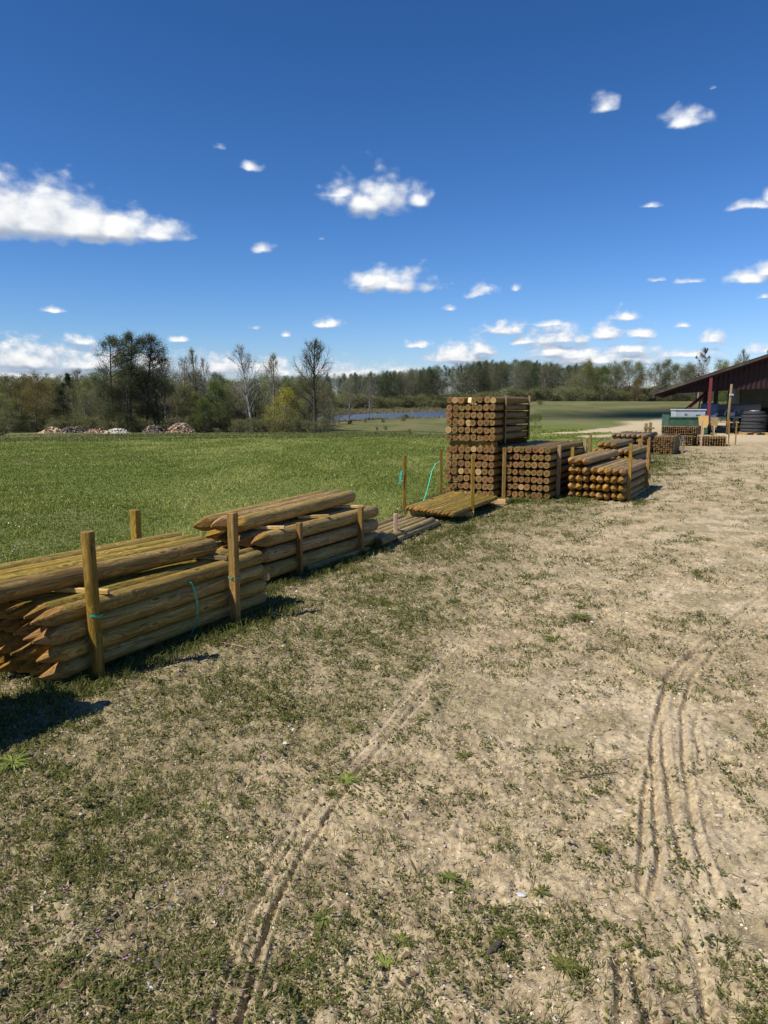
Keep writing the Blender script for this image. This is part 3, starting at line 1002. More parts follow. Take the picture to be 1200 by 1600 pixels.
# --- second stack
p2 = protos('tan', 2.15, .070, .22, TN, 4)
g2 = 'poles of the second stack'
E2 = np.array([-.13, 8.17])
S2 = E2 - d * 2.13
stack(S2, d, 5, [.10, .25, .395], .142, p2, 'thick pointed pole of second stack', g2, .05)
for k, (lf, s0, zz) in enumerate([(.17, -.10, .545), (.305, -.16, .548), (.44, -.24, .545)]):
    a = off(S2, d, s0, lf, zz)
    place_pole(p2[k], a, yaw_of(d) + .03, .012, label='thick loose pole on top of second stack, ' + ['yard-side one', 'middle one', 'meadow-side one'][k], group='loose poles on top of the second stack')
batten((-1.20, 6.66, .478), (-.90, 6.62, .486), .035, .028, M['lath'], 'pale yellow batten nearest the tips of second stack')
batten((-.86, 7.28, .478), (-.55, 7.31, .486), .045, .028, M['lath'], 'pale yellow batten halfway along second stack')
batten((-.60, 8.04, .478), (-.22, 7.99, .486), .045, .028, M['lath'], 'pale yellow batten near the blunt end of second stack')
post((-.79, 6.80), .50, .052, M['stake'], 'short square stake beside the middle of second stack', yaw=-.46)
post((-.245, 7.73), .52, .052, M['stake'], 'short stake near the blunt end of second stack', yaw=-.46)
batten(off(S2, d, .75, -.05, .035), off(S2, d, 1.85, -.09, .03), .07, .06, M['dull'], 'grey bearer log under second stack', 'ground_board', cat='board')
batten(off(S1, d, 2.0, .17, .24), off(S1, d, 2.04, -.04, .24), .04, .055, M['lath'], 'short bright wood block between nearest and second stack', 'wood_block', cat='block')

# --- low layer beyond it and one log on the ground
g3 = 'poles of the low layer'
p3 = protos('dull', 1.62, .050, 0, DU, 3)
dl = np.array([.42, .907])
stack(np.array([.62, 9.50]) - dl * 1.60, dl, 5, [.085], .108, p3, 'blunt pole of low layer', g3, .03)
a = np.array([.70, 9.60]) - dl * 1.35
place_pole(pole_mesh('pole_single', 1.35, .045, 0, 5, DU), (a[0], a[1], .045), yaw_of(dl), 0, label='single log lying on the grass beside the pinkish stake', group=None, name='round_log')
post((.135, 8.50), .33, .045, M['pink'], 'short pinkish stake beside the low layer of poles', yaw=.1)

# --- flat layer on bearers
g4 = 'poles of the flat layer'
p4 = protos('flat', 2.05, .035, .14, OL, 3, .002)
dA, dB = np.array([.30, 10.22]), np.array([.865, 9.66])
bA, bB = np.array([1.06, 11.9]), np.array([1.72, 11.42])
for c in range(13):
    u = c / 12
    a = dB + (dA - dB) * u; bq = bB + (bA - bB) * u
    dd = (bq - a) / np.hypot(*(bq - a))
    a = a + dd * _rnd.uniform(-.03, .03)
    place_pole(p4[c % 3], (a[0], a[1], .135), yaw_of(dd), 0, label=f'slim yellowish pole of the flat layer, {colword(c, 13)}', group=g4)
batten((.34, 10.42, .055), (1.27, 10.36, .05), .08, .08, M['lath'], 'square bearer under the tips of the flat layer', 'bearer', cat='bearer')
batten((.95, 11.75, .055), (1.93, 11.66, .05), .08, .08, M['lath'], 'square bearer under the far end of the flat layer', 'bearer', cat='bearer')
post((.30, 10.90), .84, .050, M['stake'], 'tall thin stake with green tape, left of the flat layer', yaw=.1, lean=(.008, 0))
post((.985, 12.75), .82, .045, M['stake'], 'tall thin stake left of the tall stack', yaw=.1)
post((1.255, 10.36), .875, .048, M['stake'], 'tall thin stake before the flat layer', yaw=.1, lean=(-.01, 0))
post((1.905, 11.70), .905, .050, M['stake'], 'tall thin stake between tall stack and middle stack', yaw=.1)
ribbon('plastic_strap', [(.285, 10.86, .60), (.262, 10.85, .615), (.248, 10.845, .58), (.238, 10.84, .50), (.232, 10.84, .42)], .030, M['tape'], 'short bright green tape hanging on a tall thin stake', 'strap', (1, .2, 0))
ribbon('plastic_strap', [(.95, 12.70, .62), (.86, 12.3, .60), (.78, 12.0, .52), (.72, 11.75, .36), (.68, 11.6, .24), (.63, 11.45, .13), (.61, 11.40, .10)], .012, M['tape'], 'long curved green strap between two stakes and the flat layer', 'strap', (1, .3, 0))

# --- tall double stack, blunt ends towards the yard
d5 = np.array([.479, .878])
p5 = protos('brown', 2.0, .0585, .17, BR, 4)
for q_ in p5:
    pass
T0 = np.array([1.80, 12.38])
stack(T0, d5, 8, [.075 + .1245 * i for i in range(7)], .1115, p5, 'brown pole in lower block of tall stack', 'poles in the lower block of the tall stack', .025, flip=True)
T1 = T0 + n_of(d5) * -.0
stack(T1, d5, 8, [1.022 + .1265 * i for i in range(6)], .1115, p5, 'brown pole, upper block of tall stack', 'poles in the upper block of the tall stack', .025, flip=True, skip=((5, 4),))
for s_, nm in ((.12, 'front'), (1.75, 'rear')):
    batten(off(T0, d5, s_, -.04, .915), off(T0, d5, s_, .80, .915), .07, .085, M['stake'], f'dark bearer between the two blocks of tall stack, {nm} one', 'bearer', cat='bearer')
for s_, nm in ((.42, 'front'), (1.72, 'rear')):
    o = batten(off(T0, d5, s_, -.078, .93), off(T0, d5, s_, -.078, 1.74), .02, .085, M['dull'], f'upright lath strapped to the side of tall stack, {nm} one', 'side_lath', cat='lath')
    q = off(T0, d5, s_, -.086, 1.66)
for ri in range(1, 6):
    for s_ in (.10,):
        batten(off(T0, d5, .05, .795, 1.015 + .13 * ri - .065), off(T0, d5, .05, .62, 1.015 + .13 * ri - .065), .04, .012, M['lath'],
               f'tiny pale spacer end in upper block of tall stack, gap {ORD[ri - 1]} from below', group='spacer ends in the tall stack')
for ri in range(1, 7):
    batten(off(T0, d5, .05, .795, .075 + .1245 * ri - .062), off(T0, d5, .05, .62, .075 + .1245 * ri - .062), .04, .010, M['lath'],
           f'tiny pale spacer end in lower block of tall stack, gap {ORD[ri - 1]} from below', group='spacer ends in the tall stack')
# split wood piece caught in the gap of the top row
mb = MB()
mb.box((0, 0, 0), (.075, .10, .095), None, 0, .012); mb.box((.06, -.01, -.045), (.12, .05, .022), None, 0, .004)
q = off(T0, d5, .03, .40, 1.645)
o = mb.build('wood_block', [plain('fresh_cut_wood', (.80, .62, .30), .7, var=.1)], None, q, (0, .12, -.5))
tag(o, 'bright yellow splintered wood block in the top row of tall stack', 'block')
for i, (l_, s_, hh_) in enumerate([(.62, .1, .05), (.38, .2, .10), (.02, .5, .09), (.06, .85, .11)]):
    q = off(T0, d5, s_, l_, 1.715)
    m_ = M['strap'] if i == 0 else M['white_plastic']
    pts_ = [(q[0] - .10, q[1], q[2] + .0), (q[0] - .07, q[1], q[2] + hh_ * .7), (q[0] - .02, q[1], q[2] + hh_ * .6), (q[0] + .03, q[1], q[2] + hh_ * .15), (q[0] + .07, q[1], q[2])] if i == 0 else \
        [(q[0], q[1], q[2]), (q[0] + .005, q[1], q[2] + hh_ * .5), (q[0] - .01, q[1], q[2] + hh_ * .9), (q[0] - .04, q[1], q[2] + hh_ * 1.15)]
    ribbon('plastic_strap', pts_, .010, m_, ['coil of green strap on top of tall stack', 'curled white strap end on top of tall stack, middle', 'white strap end above the front lath of tall stack', 'white strap end standing on the rear part of tall stack'][i], 'strap', (.8, .6, 0))

# --- middle stack
p6 = protos('middle', 2.5, .0535, 0, BR, 4)
S6 = np.array([2.69, 12.20])
stack(S6, d, 9, [.075 + .1255 * i for i in range(7)], .108, p6, 'brown blunt pole of middle stack', 'poles of the middle stack', .03)
for s_, top, nm in ((.42, .90, 'front'), (2.2, .93, 'rear')):
    post(off(S6, d, s_, -.085, 0)[:2], top, .06, M['dull'], f'{nm} stake along the right side of middle stack', yaw=-.46)

# --- pointed front stack
p7 = protos('front', 2.55, .063, .17, BR, 4)
p7 = protos('front', 2.55, .063, .17, [M['tan'], M['end'], M['facet']], 4)
S7 = np.array([3.83, 11.93])
z7 = [.080, .215, .350, .485]
stack(S7, d, 8, z7, .117, p7, 'pointed pole of front right stack', 'poles of the front right stack', .035)
for k in range(3):
    a = off(S7, d, -.02 + _rnd.uniform(-.03, .03), .60 + k * .122, .640)
    place_pole(p7[k], a, yaw_of(d), .0, label='loose pointed pole topping front right stack, ' + ['yard-side one', 'middle one', 'meadow-side one'][k], group='loose poles topping the front right stack')
post((4.03, 12.10), .95, .052, M['stake'], 'tall thin stake at the near corner of front right stack', yaw=-.46)
post((4.86, 13.62), .95, .052, M['stake'], 'tall thin stake at the far corner of front right stack', yaw=-.46)
post((3.30, 12.95), .84, .055, M['stake'], 'stake on the meadow side of front right stack', yaw=-.46)
batten(off(S7, d, .40, -.07, .03), off(S7, d, 2.4, -.07, .03), .05, .06, M['dull'], 'grey bearer along the foot of front right stack', 'bearer', cat='bearer')

# --- stacks behind
p8 = protos('behind', 2.5, .075, .20, DU, 3)
S8 = np.array([6.05, 18.1])
stack(S8, d, 7, [.09, .245, .40], .155, p8, 'thick pole of low stack behind front right stack', 'poles of the low stack behind the front right one', .05)
for k in range(3):
    a = off(S8, d, .1, .5 + k * .16, .555)
    place_pole(p8[k], a, yaw_of(d), 0, label='thick loose pole topping the low stack behind, ' + ['yard-side one', 'middle one', 'meadow-side one'][k], group='loose poles topping the low stack behind')
for (pp, tp, nm) in [((4.95, 18.4), .74, 'stake at the meadow corner of low stack behind'), ((6.55, 19.0), .70, 'stake on the yard side of low stack behind'), ((7.3, 20.4), .68, 'round-topped stake at the far corner of low stack behind'),
                     ((5.9, 21.2), .72, 'distant stake above the low stack behind')]:
    post(pp, tp, .06, M['stake'], nm, yaw=-.46)

# all poles and thin stakes of the farthest stacks: past three hundred of their kind, one object
far = MB(); rs = random.Random(5)


def far_stack(P, cols, zs, pitch, r, L, tip, dd=D0, upto=None):
    dd = np.array(dd) / np.hypot(*dd); n = n_of(dd)
    zb = gz(P[0], P[1])
    for ri, z in enumerate(zs):
        for c in range(cols):
            j = rs.uniform(-.05, .05)
            a = np.array(P) + n * c * pitch + dd * j
            b_ = a + dd * L
            ra = r * rs.uniform(.9, 1.05)
            if tip:
                far.tube([(a[0], a[1], zb + z), (a[0] + dd[0] * tip, a[1] + dd[1] * tip, zb + z), (b_[0], b_[1], zb + z)], [r * .15, ra, ra], 8, rs.choice((0, 1)), True, True, 2)
            else:
                far.tube([(a[0], a[1], zb + z), (b_[0], b_[1], zb + z)], ra, 8, rs.choice((0, 1)), True, True, 2)


far_stack((8.12, 23.3), 7, [.08, .24, .40, .55], .158, .077, 2.5, .2)
far_stack((8.92, 23.05), 8, [.04 + .062 * i for i in range(9)], .07, .030, 1.9, 0)
far_stack((11.55, 27.9), 10, [.04 + .062 * i for i in range(6)], .07, .030, 1.9, .08)
far_stack((11.85, 28.3), 17, [.44 + .062 * i for i in range(5)], .075, .032, 1.9, .08)
far_stack((12.85, 27.9), 15, [.04 + .060 * i for i in range(6)], .09, .031, 1.0, .08, (.35, .94))
o = far.build('stacked_poles', [M['brown'], M['dull'], M['end']])
tag(o, 'farthest brown stacks of poles and thin stakes before the shed', 'pole stacks', kind='stuff')
for (pp, tp, nm) in [((8.05, 23.2), .72, 'stake at the near corner of the first far stack'), ((8.55, 24.0), .60, 'stake on the side of the first far stack'), ((9.02, 23.2), .60, 'first of three stakes along the thin-stake stack'),
                     ((9.4, 23.9), .60, 'middle of three stakes along the thin-stake stack'), ((9.75, 24.6), .60, 'last of three stakes along the thin-stake stack'),
                     ((11.86, 27.75), .95, 'pinkish stake left of the last stack before the shed'), ((12.98, 27.95), .98, 'tall stake at the corner of the last stack'), ((13.45, 28.4), .92, 'outermost stake right of the last stack'),
                     ((9.1, 22.6), .45, 'short stake in the grass before the thin-stake stack')]:
    post(pp, tp, .05, M['pink'] if 'pinkish' in nm else M['stake'], nm, yaw=-.46, lean=(rs.uniform(-.02, .02), 0))
for i, (x_, y_) in enumerate([(9.22, 23.35), (9.5, 23.85), (9.7, 24.25)]):
    ribbon('plastic_strap', [(x_ + .06, y_ - .03, .55), (x_ + .09, y_ - .05, .40), (x_ + .08, y_ - .05, .22), (x_ + .13, y_ - .06, .05)], .02, M['galv'], f'grey strap end hanging on the thin-stake stack, {ORD[i]} one', 'strap', (1, .3, 0))
# weathered double post standing in the meadow by the sandy road
r_ = empty('fence_post', (12.3, 34.6, gz(12.3, 34.6)))
tag(r_, 'weathered double post with crossbar beside the sandy road', 'post')
for dx, h_ in ((-.12, .68), (.08, .72)):
    mb = MB(); mb.box((dx, 0, h_ / 2 - .1), (.12, .12, h_ + .2), None, 0, .01); mb.build('upright', [M['dull']], r_)
mb = MB(); mb.box((0, -.07, .45), (.5, .04, .08), None, 0, .005); mb.build('crossbar', [M['dull']], r_)

# ------------------------------------------------------------------ open shed and what stands by it
SO = Vector((14.3, 40.0, 0))
e1 = Vector((.927, -.375, 0)); e2 = Vector((.375, .927, 0))
gyard = gz(17, 40)


def sh(t_, s_, z_):
    p = SO + e1 * t_ + e2 * s_
    return Vector((p.x, p.y, z_ + gyard))


SLO = .349
zr_ = lambda t_: 2.15 + SLO * t_ if t_ < 10 else 2.15 + SLO * (20 - t_)
shed = empty('open_shed', sh(10, 7, 0))
tag(shed, 'open shed with wide dark maroon corrugated roof on steel posts', 'shed')
shed_loc = Vector(shed.location)


def spart(mb, name, mats, parent=None):
    mb.v = [tuple(Vector(v) - shed_loc) for v in mb.v]
    return mb.build(name, mats if isinstance(mats, list) else [mats], parent or shed)


def corr_sheet(a0, a1, b0, b1, n, amp, th, along):
    """sheet between edges a0-a1 and b0-b1 with waves counted along the edges"""
    mb = MB(); V = []; F = []
    for i in range(n + 1):
        u = i / n
        for E_, G_ in ((a0, a1), (b0, b1)):
            p = Vector(E_).lerp(Vector(G_), u)
            wv = along * (amp * math.sin(i * math.pi / 2))
            V += [p + wv, p + wv - Vector(along) * th]
    for i in range(n):
        o_ = i * 4; q_ = o_ + 4
        F += [(o_, q_, q_ + 2, o_ + 2), (o_ + 1, o_ + 3, q_ + 3, q_ + 1), (o_, o_ + 1, q_ + 1, q_), (o_ + 2, q_ + 2, q_ + 3, o_ + 3)]
    mb.add(V, F, 0, False)
    return mb


# roof: waves run down the slope, so they are counted along the length of the building
for sd_ in (0, 1):
    t0, t1 = (0, 10) if sd_ == 0 else (20, 10)
    mb = corr_sheet(sh(t0, 0, 2.15), sh(t0, 14, 2.15), sh(t1, 0, 2.15 + SLO * 10), sh(t1, 14, 2.15 + SLO * 10), 280, .022, .008, Vector((0, 0, 1)))
    spart(mb, 'roof', M['roofsheet'])
mb = MB()
for t0, t1 in ((0.02, 10), (19.98, 10)):
    a, b_ = sh(t0, .02, zr_(t0) - .07), sh(t1, .02, zr_(t1) - .07)
    q = (b_ - a); L = q.length
    Mx = Matrix((( q.x / L, e2.x, 0), (q.y / L, e2.y, 0), (q.z / L, 0, 1))).to_4x4()
    mb.box((a + b_) / 2, (L, .03, .16), Mx, 0)
spart(mb, 'verge_board', M['roofsheet'])
for s_ in (.35, 4.6, 9.2, 13.6):         # rafters
    for t0, t1 in ((.15, 10), (19.85, 10)):
        a, b_ = sh(t0, s_, zr_(t0) - .16), sh(t1, s_, zr_(t1) - .16)
        q = (b_ - a); L = q.length
        Mx = Matrix(((q.x / L, e2.x, 0), (q.y / L, e2.y, 0), (q.z / L, 0, 1))).to_4x4()
        mb = MB(); mb.box((a + b_) / 2, (L, .12, .20), Mx, 0)
        spart(mb, 'rafter', M['maroon'])
for t_ in (.3, 1.5, 2.7, 3.9, 5.1, 6.3, 7.5, 8.7, 9.8):   # purlins
    mb = MB(); a, b_ = sh(t_, .06, zr_(t_) - .058), sh(t_, 13.9, zr_(t_) - .058)
    mb.tube([a, b_], .035, 6); spart(mb, 'purlin', M['maroon'])
# sheet hanging under the front rafter, wavy lower edge
tA, tB = 1.1, 10.0
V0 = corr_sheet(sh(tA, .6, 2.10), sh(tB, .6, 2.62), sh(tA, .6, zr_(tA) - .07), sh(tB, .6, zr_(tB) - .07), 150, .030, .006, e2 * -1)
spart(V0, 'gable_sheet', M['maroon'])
# posts
def spost(t_, s_, w_, mat, name='post', top=None):
    mb = MB(); h = (zr_(t_) - .2) if top is None else top
    p = sh(t_, s_, 0)
    mb.box((p.x, p.y, p.z + h / 2 - .15), (w_, w_, h + .3), Matrix.Rotation(-.385, 4, 'Z'), 0, .01)
    return spart(mb, name, mat)


spost(2.86, .15, .16, M['red'])
spost(3.25, 3.4, .22, M['darksteel'])
spost(4.0, 4.2, .22, M['darksteel'])
for t_, s_ in ((2.86, 9.2), (2.86, 13.6), (9.9, .4), (9.9, 13.6), (17.1, .4), (17.1, 13.6), (6.6, 13.6)):
    spost(t_, s_, .2, M['darksteel'])
# walls of the closed part
def wallq(a, b_, z0, z1, th, name, mat):
    mb = MB(); a = Vector(a); b_ = Vector(b_)
    q = b_ - a; L = q.length; ang = math.atan2(q.y, q.x)
    mb.box((a + b_) / 2 + Vector((0, 0, (z0 + z1) / 2)), (L, th, z1 - z0), Matrix.Rotation(ang, 4, 'Z'))
    return spart(mb, name, mat)


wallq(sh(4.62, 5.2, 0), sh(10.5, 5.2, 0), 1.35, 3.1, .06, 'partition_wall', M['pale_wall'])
wallq(sh(4.62, 5.3, 0), sh(4.62, 13.4, 0), -.1, 3.3, .08, 'side_wall', M['darksteel'])
for ta_, tb_, hh_ in ((4.7, 7.5, 3.6), (7.52, 12.5, 4.5), (12.52, 15.0, 3.7), (15.02, 17, 3.0)):
    wallq(sh(ta_, 9.0, 0), sh(tb_, 9.0, 0), -.1, hh_, .1, 'back_wall', M['darksteel'])
wallq(sh(17.2, .3, 0), sh(17.2, 13.4, 0), -.1, 2.9, .1, 'side_wall', M['darksteel'])
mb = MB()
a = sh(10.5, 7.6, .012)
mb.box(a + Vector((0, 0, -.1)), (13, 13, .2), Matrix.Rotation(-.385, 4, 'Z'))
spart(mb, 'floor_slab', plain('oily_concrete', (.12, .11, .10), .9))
mb = MB(); mb.tube([sh(4.3, 1.0, 2.15), sh(4.6, 1.2, 2.05), sh(5.0, 1.4, 1.8), sh(5.5, 1.4, 1.66), sh(5.9, 1.4, 1.66)], .02, 6)
tag(mb.build('hanging_cable', [M['darksteel']]), 'black cable sagging in front of the pale shed wall', 'cable')
# grey pole with a small plate
p = sh(3.76, -.6, 0)
r_ = empty('pole_with_plate', p); tag(r_, 'slim greyish wooden pole with a white plate before the shed', 'pole')
mb = MB(); mb.tube([(0, 0, -.2), (.02, 0, 1.2), (.06, 0, 2.55)], [.075, .07, .06], 10); mb.build('pole_shaft', [M['dull']], r_)
mb = MB(); mb.box((.04, -.09, 2.02), (.22, .02, .09), None, 0, .004); mb.build('plate', [M['white_plastic']], r_)
# tyres on a pallet
pt = empty('pallet', sh(4.95, -.3, 0), -.2)
tag(pt, 'pale wooden pallet under the pile of tyres', 'pallet')
for k in range(5):
    mb = MB(); mb.box((0, -.45 + k * .225, .125), (1.2, .12, .022), None, 0, .002); mb.build('deck_board', [M['lath']], pt)
for sx_ in (-.52, 0, .52):
    mb = MB()
    for sy_ in (-.45, 0, .45): mb.box((sx_, sy_, .06), (.14, .14, .105), None, 0, .004)
    mb.build('block', [M['lath']], pt)
tw = ['lowest', 'second from below', 'third from below', 'fourth from below', 'fifth from below', 'topmost']


def tyre_mesh(Ro, Ri, wd):
    mb = MB(); V = []; F = []
    prof = [(Ri, -.36), (Ri + .03, -.46), (Ro * .86, -.5), (Ro * .97, -.43), (Ro, -.28), (Ro * .985, -.1), (Ro, 0), (Ro * .985, .1), (Ro, .28), (Ro * .97, .43), (Ro * .86, .5), (Ri + .03, .46), (Ri, .36), (Ri + .02, 0)]
    n = 36; k = len(prof)
    for i in range(n):
        a = 2 * math.pi * i / n
        for r__, h_ in prof:
            rr_ = r__ * (1.012 if (i % 2 and abs(h_) < .4 and r__ > Ro * .96) else 1)
            V.append((rr_ * math.cos(a), rr_ * math.sin(a), h_ * wd))
    for i in range(n):
        for j in range(k):
            F.append((i * k + j, ((i + 1) % n) * k + j, ((i + 1) % n) * k + (j + 1) % k, i * k + (j + 1) % k))
    mb.add(V, F, 0, True)
    return mb.mesh('tyre', [M['rubber']])


tm = tyre_mesh(.60, .29, .19)
for k in range(6):
    p = sh(4.95, -.3, .145 + .095 + k * .172)
    o = link('tyre', tm, None, p + Vector((rs.uniform(-.05, .05), rs.uniform(-.05, .05), 0)), (rs.uniform(-.02, .02), rs.uniform(-.02, .02), rs.uniform(0, 3)))
    o.scale = (1, 1, .92) if k < 5 else (.85, .85, .92)
    tag(o, f'large black tyre in the pile on the pallet, {tw[k]}', 'tyre', 'tyres piled on the pallet')
mb = MB(); mb.tube([(0, 0, 0), (0, 0, .03), (0, 0, .05)], [.26, .24, .10], 20)
o = mb.build('hubcap', [M['galv']], None, sh(4.97, -.3, .145 + 6 * .172 + .02)); tag(o, 'shiny metal disc lying on the topmost tyre', 'disc')
for k in range(3):
    o = link('tyre', tm, None, sh(6.1, .2, .1 + k * .175), (0, 0, k)); tag(o, f'black tyre in the lower pile right of the pallet, {tw[k]}', 'tyre', 'tyres beside the pallet')
# workbench with engine part and long grey roll
bn = empty('workbench', sh(3.7, 1.9, 0), -.38)
tag(bn, 'long workbench with greenish top inside the shed', 'workbench')
mb = MB(); mb.box((0, 0, .86), (3.0, .8, .06), None, 0, .006); mb.build('bench_top', [plain('greenish_top', (.20, .27, .24), .6)], bn)
for sx_ in (-1.3, 1.3):
    for sy_ in (-.33, .33):
        mb = MB(); mb.box((sx_, sy_, .42), (.09, .09, .83), None, 0, .005); mb.build('leg', [M['darksteel']], bn)
mb = MB(); mb.box((0, -.36, .35), (2.6, .05, .10), None, 0, .004); mb.build('rail', [M['darksteel']], bn)
mb = MB(); mb.tube([sh(2.9, 3.0, 1.28), sh(5.5, 3.0, 1.36)], .24, 18)
tag(mb.build('long_roll', [M['tarp']]), 'long thick grey roll lying above the workbench', 'roll')
mb = MB(); mb.tube([sh(2.75, 2.4, 1.02), sh(4.6, 2.4, 1.02)], .16, 16)
tag(mb.build('long_roll', [M['tarp']]), 'thinner grey roll lying on the back of the workbench', 'roll')
# bags below: rack bearing the rolls
rk = empty('storage_rack', sh(4.1, 3.0, 0), -.38); tag(rk, 'dark steel rack that carries the grey roll', 'rack')
for sx_ in (-1.2, 0, 1.2):
    mb = MB(); mb.box((sx_, 0, .52), (.1, .4, 1.04), None, 0, .005); mb.build('upright', [M['darksteel']], rk)
eg = empty('engine_part', sh(4.05, 1.75, .89), .2)
tag(eg, 'silvery engine part standing on the workbench', 'engine')
mb = MB(); mb.box((-.05, 0, .12), (.3, .25, .24), None, 0, .03); mb.build('housing', [M['galv']], eg)
for a0, sx_ in ((0, -.28), (1, .25)):
    mb = MB(); mb.tube([(sx_ + .17 * math.cos(a), 0, .18 + .17 * math.sin(a)) for a in np.linspace(-.3, 3.5, 12)], .035, 8); mb.build('pipe', [M['galv']], eg)
mb = MB(); mb.tube([(-.45, 0, .05), (-.40, 0, .30), (-.36, .0, .33)], .03, 8); mb.build('lever', [M['galv']], eg)
tr_ = empty('trestle', sh(3.55, -.2, 0), -.3); tag(tr_, 'rusty trestle with pale top bar before the workbench', 'trestle')
mb = MB(); mb.box((0, 0, .62), (1.5, .09, .06), None, 0, .004); mb.build('top_bar', [M['pink']], tr_)
for sx_ in (-.62, .62):
    for sy_ in (-.2, .2):
        mb = MB(); mb.tube([(sx_, sy_, 0), (sx_ * .9, 0, .60)], .028, 8); mb.build('leg', [M['maroon']], tr_)
mb = MB(); mb.box((0, 0, .2), (.45, .35, .4), None, 0, .01)
tag(mb.build('crate', [M['concrete']], None, sh(4.9, 1.0, 0), (0, 0, -.3)), 'pale grey block on the ground beside the bench', 'block')
# paddles and boards leaning by the red post
def paddle(t_, s_, w_, h_, mat, label, a=0):
    r_ = empty('wooden_paddle', sh(t_, s_, 0), a); tag(r_, label, 'board')
    mb = MB(); mb.box((0, 0, .25), (.09, .05, .5), None, 0, .004); mb.build('handle', [M['lath']], r_)
    mb = MB(); V = [(-w_ * .35, -.02, .42), (w_ * .35, -.02, .42), (w_ * .5, -.02, .6), (w_ * .45, -.02, .42 + h_), (-w_ * .5, -.02, .40 + h_)]
    V += [(x, y + .04, z) for x, y, z in V]
    mb.add(V, [(0, 1, 2, 3, 4), (9, 8, 7, 6, 5)] + [((i + 1) % 5, i, i + 5, (i + 1) % 5 + 5) for i in range(5)])
    mb.build('blade', [mat], r_)


paddle(2.55, -3.0, .48, .58, M['lath'], 'pale board on a stick standing before the shed, by the red post', -.3)
paddle(3.05, -2.6, .34, .50, M['dull'], 'narrow greyish board on a stick, right of the pale one', -.2)
# green container, pale box on top, blue tank and red conveyor
gc = empty('green_container', sh(1.70, -1.2, 0) , -.10)
tag(gc, 'open dark green metal container left of the red post', 'container')
gcl = gc.location
W, Dp, Hh = 1.85, 1.2, .82
for nm, c, sz in (('side_panel', (0, -Dp / 2, Hh / 2 + .08), (W, .04, Hh)), ('side_panel', (0, Dp / 2, Hh / 2 + .08), (W, .04, Hh)), ('end_panel', (-W / 2 - .02, 0, Hh / 2 + .14), (.045, Dp + .05, Hh + .12)),
                  ('end_panel', (W / 2 + .02, 0, Hh / 2 + .14), (.045, Dp + .05, Hh + .12)), ('floor_panel', (0, 0, .06), (W, Dp, .05))):
    mb = MB(); mb.box(c, sz, None, 0, .006); mb.build(nm, [M['green_paint']], gc)
mb = MB(); mb.box((0, -Dp / 2 - .03, Hh + .06), (W + .08, .07, .07), None, 0, .01); mb.build('rim', [M['green_paint']], gc)
mb = MB()
mb.box((0, 0, .22), (1.5, .8, .44), None, 0, .03); mb.box((0, 0, .46), (1.58, .88, .06), None, 0, .02)
mb.box((-.25, -.42, .26), (.12, .02, .08), None, 1); mb.box((.35, -.42, .22), (.2, .02, .06), None, 1)
tag(mb.build('pale_box', [M['white_plastic'], M['galv']], None, sh(1.85, -.9, .80), (0, 0, -.1)), 'pale plastic box standing in the green container', 'box')
mb = MB(); mb.box((0, 0, .75), (.85, .85, 1.5), None, 0, .10)
for zz in (.3, .6, .9, 1.2): mb.box((0, 0, zz), (.88, .88, .05), None, 0, .01)
tag(mb.build('blue_tank', [M['blue_plastic']], None, sh(2.9, 1.6, 0.12), (0, 0, -.35)), 'dark blue tank standing behind the red post', 'tank')
cv = empty('conveyor', sh(2.1, 1.0, 0)); tag(cv, 'slanting red conveyor arm beside the red post', 'conveyor')
A_, B_ = Vector((-.75, 0, .95)), Vector((.55, 0, 2.05))
mb = MB()
for sy_ in (-.15, .15):
    mb.tube([A_ + Vector((0, sy_, 0)), B_ + Vector((0, sy_, 0))], .05, 6)
for k in range(7):
    p = A_.lerp(B_, k / 6); mb.tube([p + Vector((0, -.15, 0)), p + Vector((0, .15, 0))], .025, 6)
mb.build('arm', [M['red']], cv)
mb = MB(); mb.box((-.65, 0, .97), (.6, .4, .22), None, 0, .03); mb.build('hopper', [M['red']], cv)
mb = MB(); mb.box((-.15, 0, 1.22), (.28, .3, .2), None, 0, .02); mb.build('motor', [M['white_plastic']], cv)
for sx_, hz in ((-.6, .9), (.35, 1.85)):
    mb = MB(); mb.tube([(sx_ - .2, 0, -.05), (sx_, 0, hz)], .035, 6); mb.build('leg', [M['maroon']], cv)

# heaps of split logs at the edge of the wood
def log_pile(cx, dist, w_, h_, dp, mats, label, seed, n=230):
    r2 = random.Random(seed)
    x = (cx - 600) / 1156 * dist; z0 = gz(x, dist)
    mb = MB()
    for i in range(n):
        u = r2.uniform(-1, 1); v = r2.uniform(-1, 1)
        hmax = h_ * (1 - abs(u) ** 2.6) * (1 - abs(v) ** 2.2 * .8)
        z = hmax * r2.uniform(.25, 1)
        a = r2.uniform(-.6, .6) + (1.57 if r2.random() < .35 else 0); ti = r2.uniform(-.35, .35)
        L = r2.uniform(.25, .5); rad = r2.uniform(.05, .12)
        dv = Vector((math.cos(a) * math.cos(ti), math.sin(a) * math.cos(ti), math.sin(ti))) * L / 2
        c = Vector((u * w_ / 2, v * dp / 2, max(z, .08)))
        mb.tube([c - dv, c + dv], [rad, rad * r2.uniform(.8, 1.1)], 5, r2.choice((0, 0, 1)), False, True, r2.choice((2, 2, 2, 1)))
    o = mb.build('log_pile', mats, None, (x, dist, z0 - .1))
    tag(o, label, 'log pile', 'log piles at the edge of the wood')


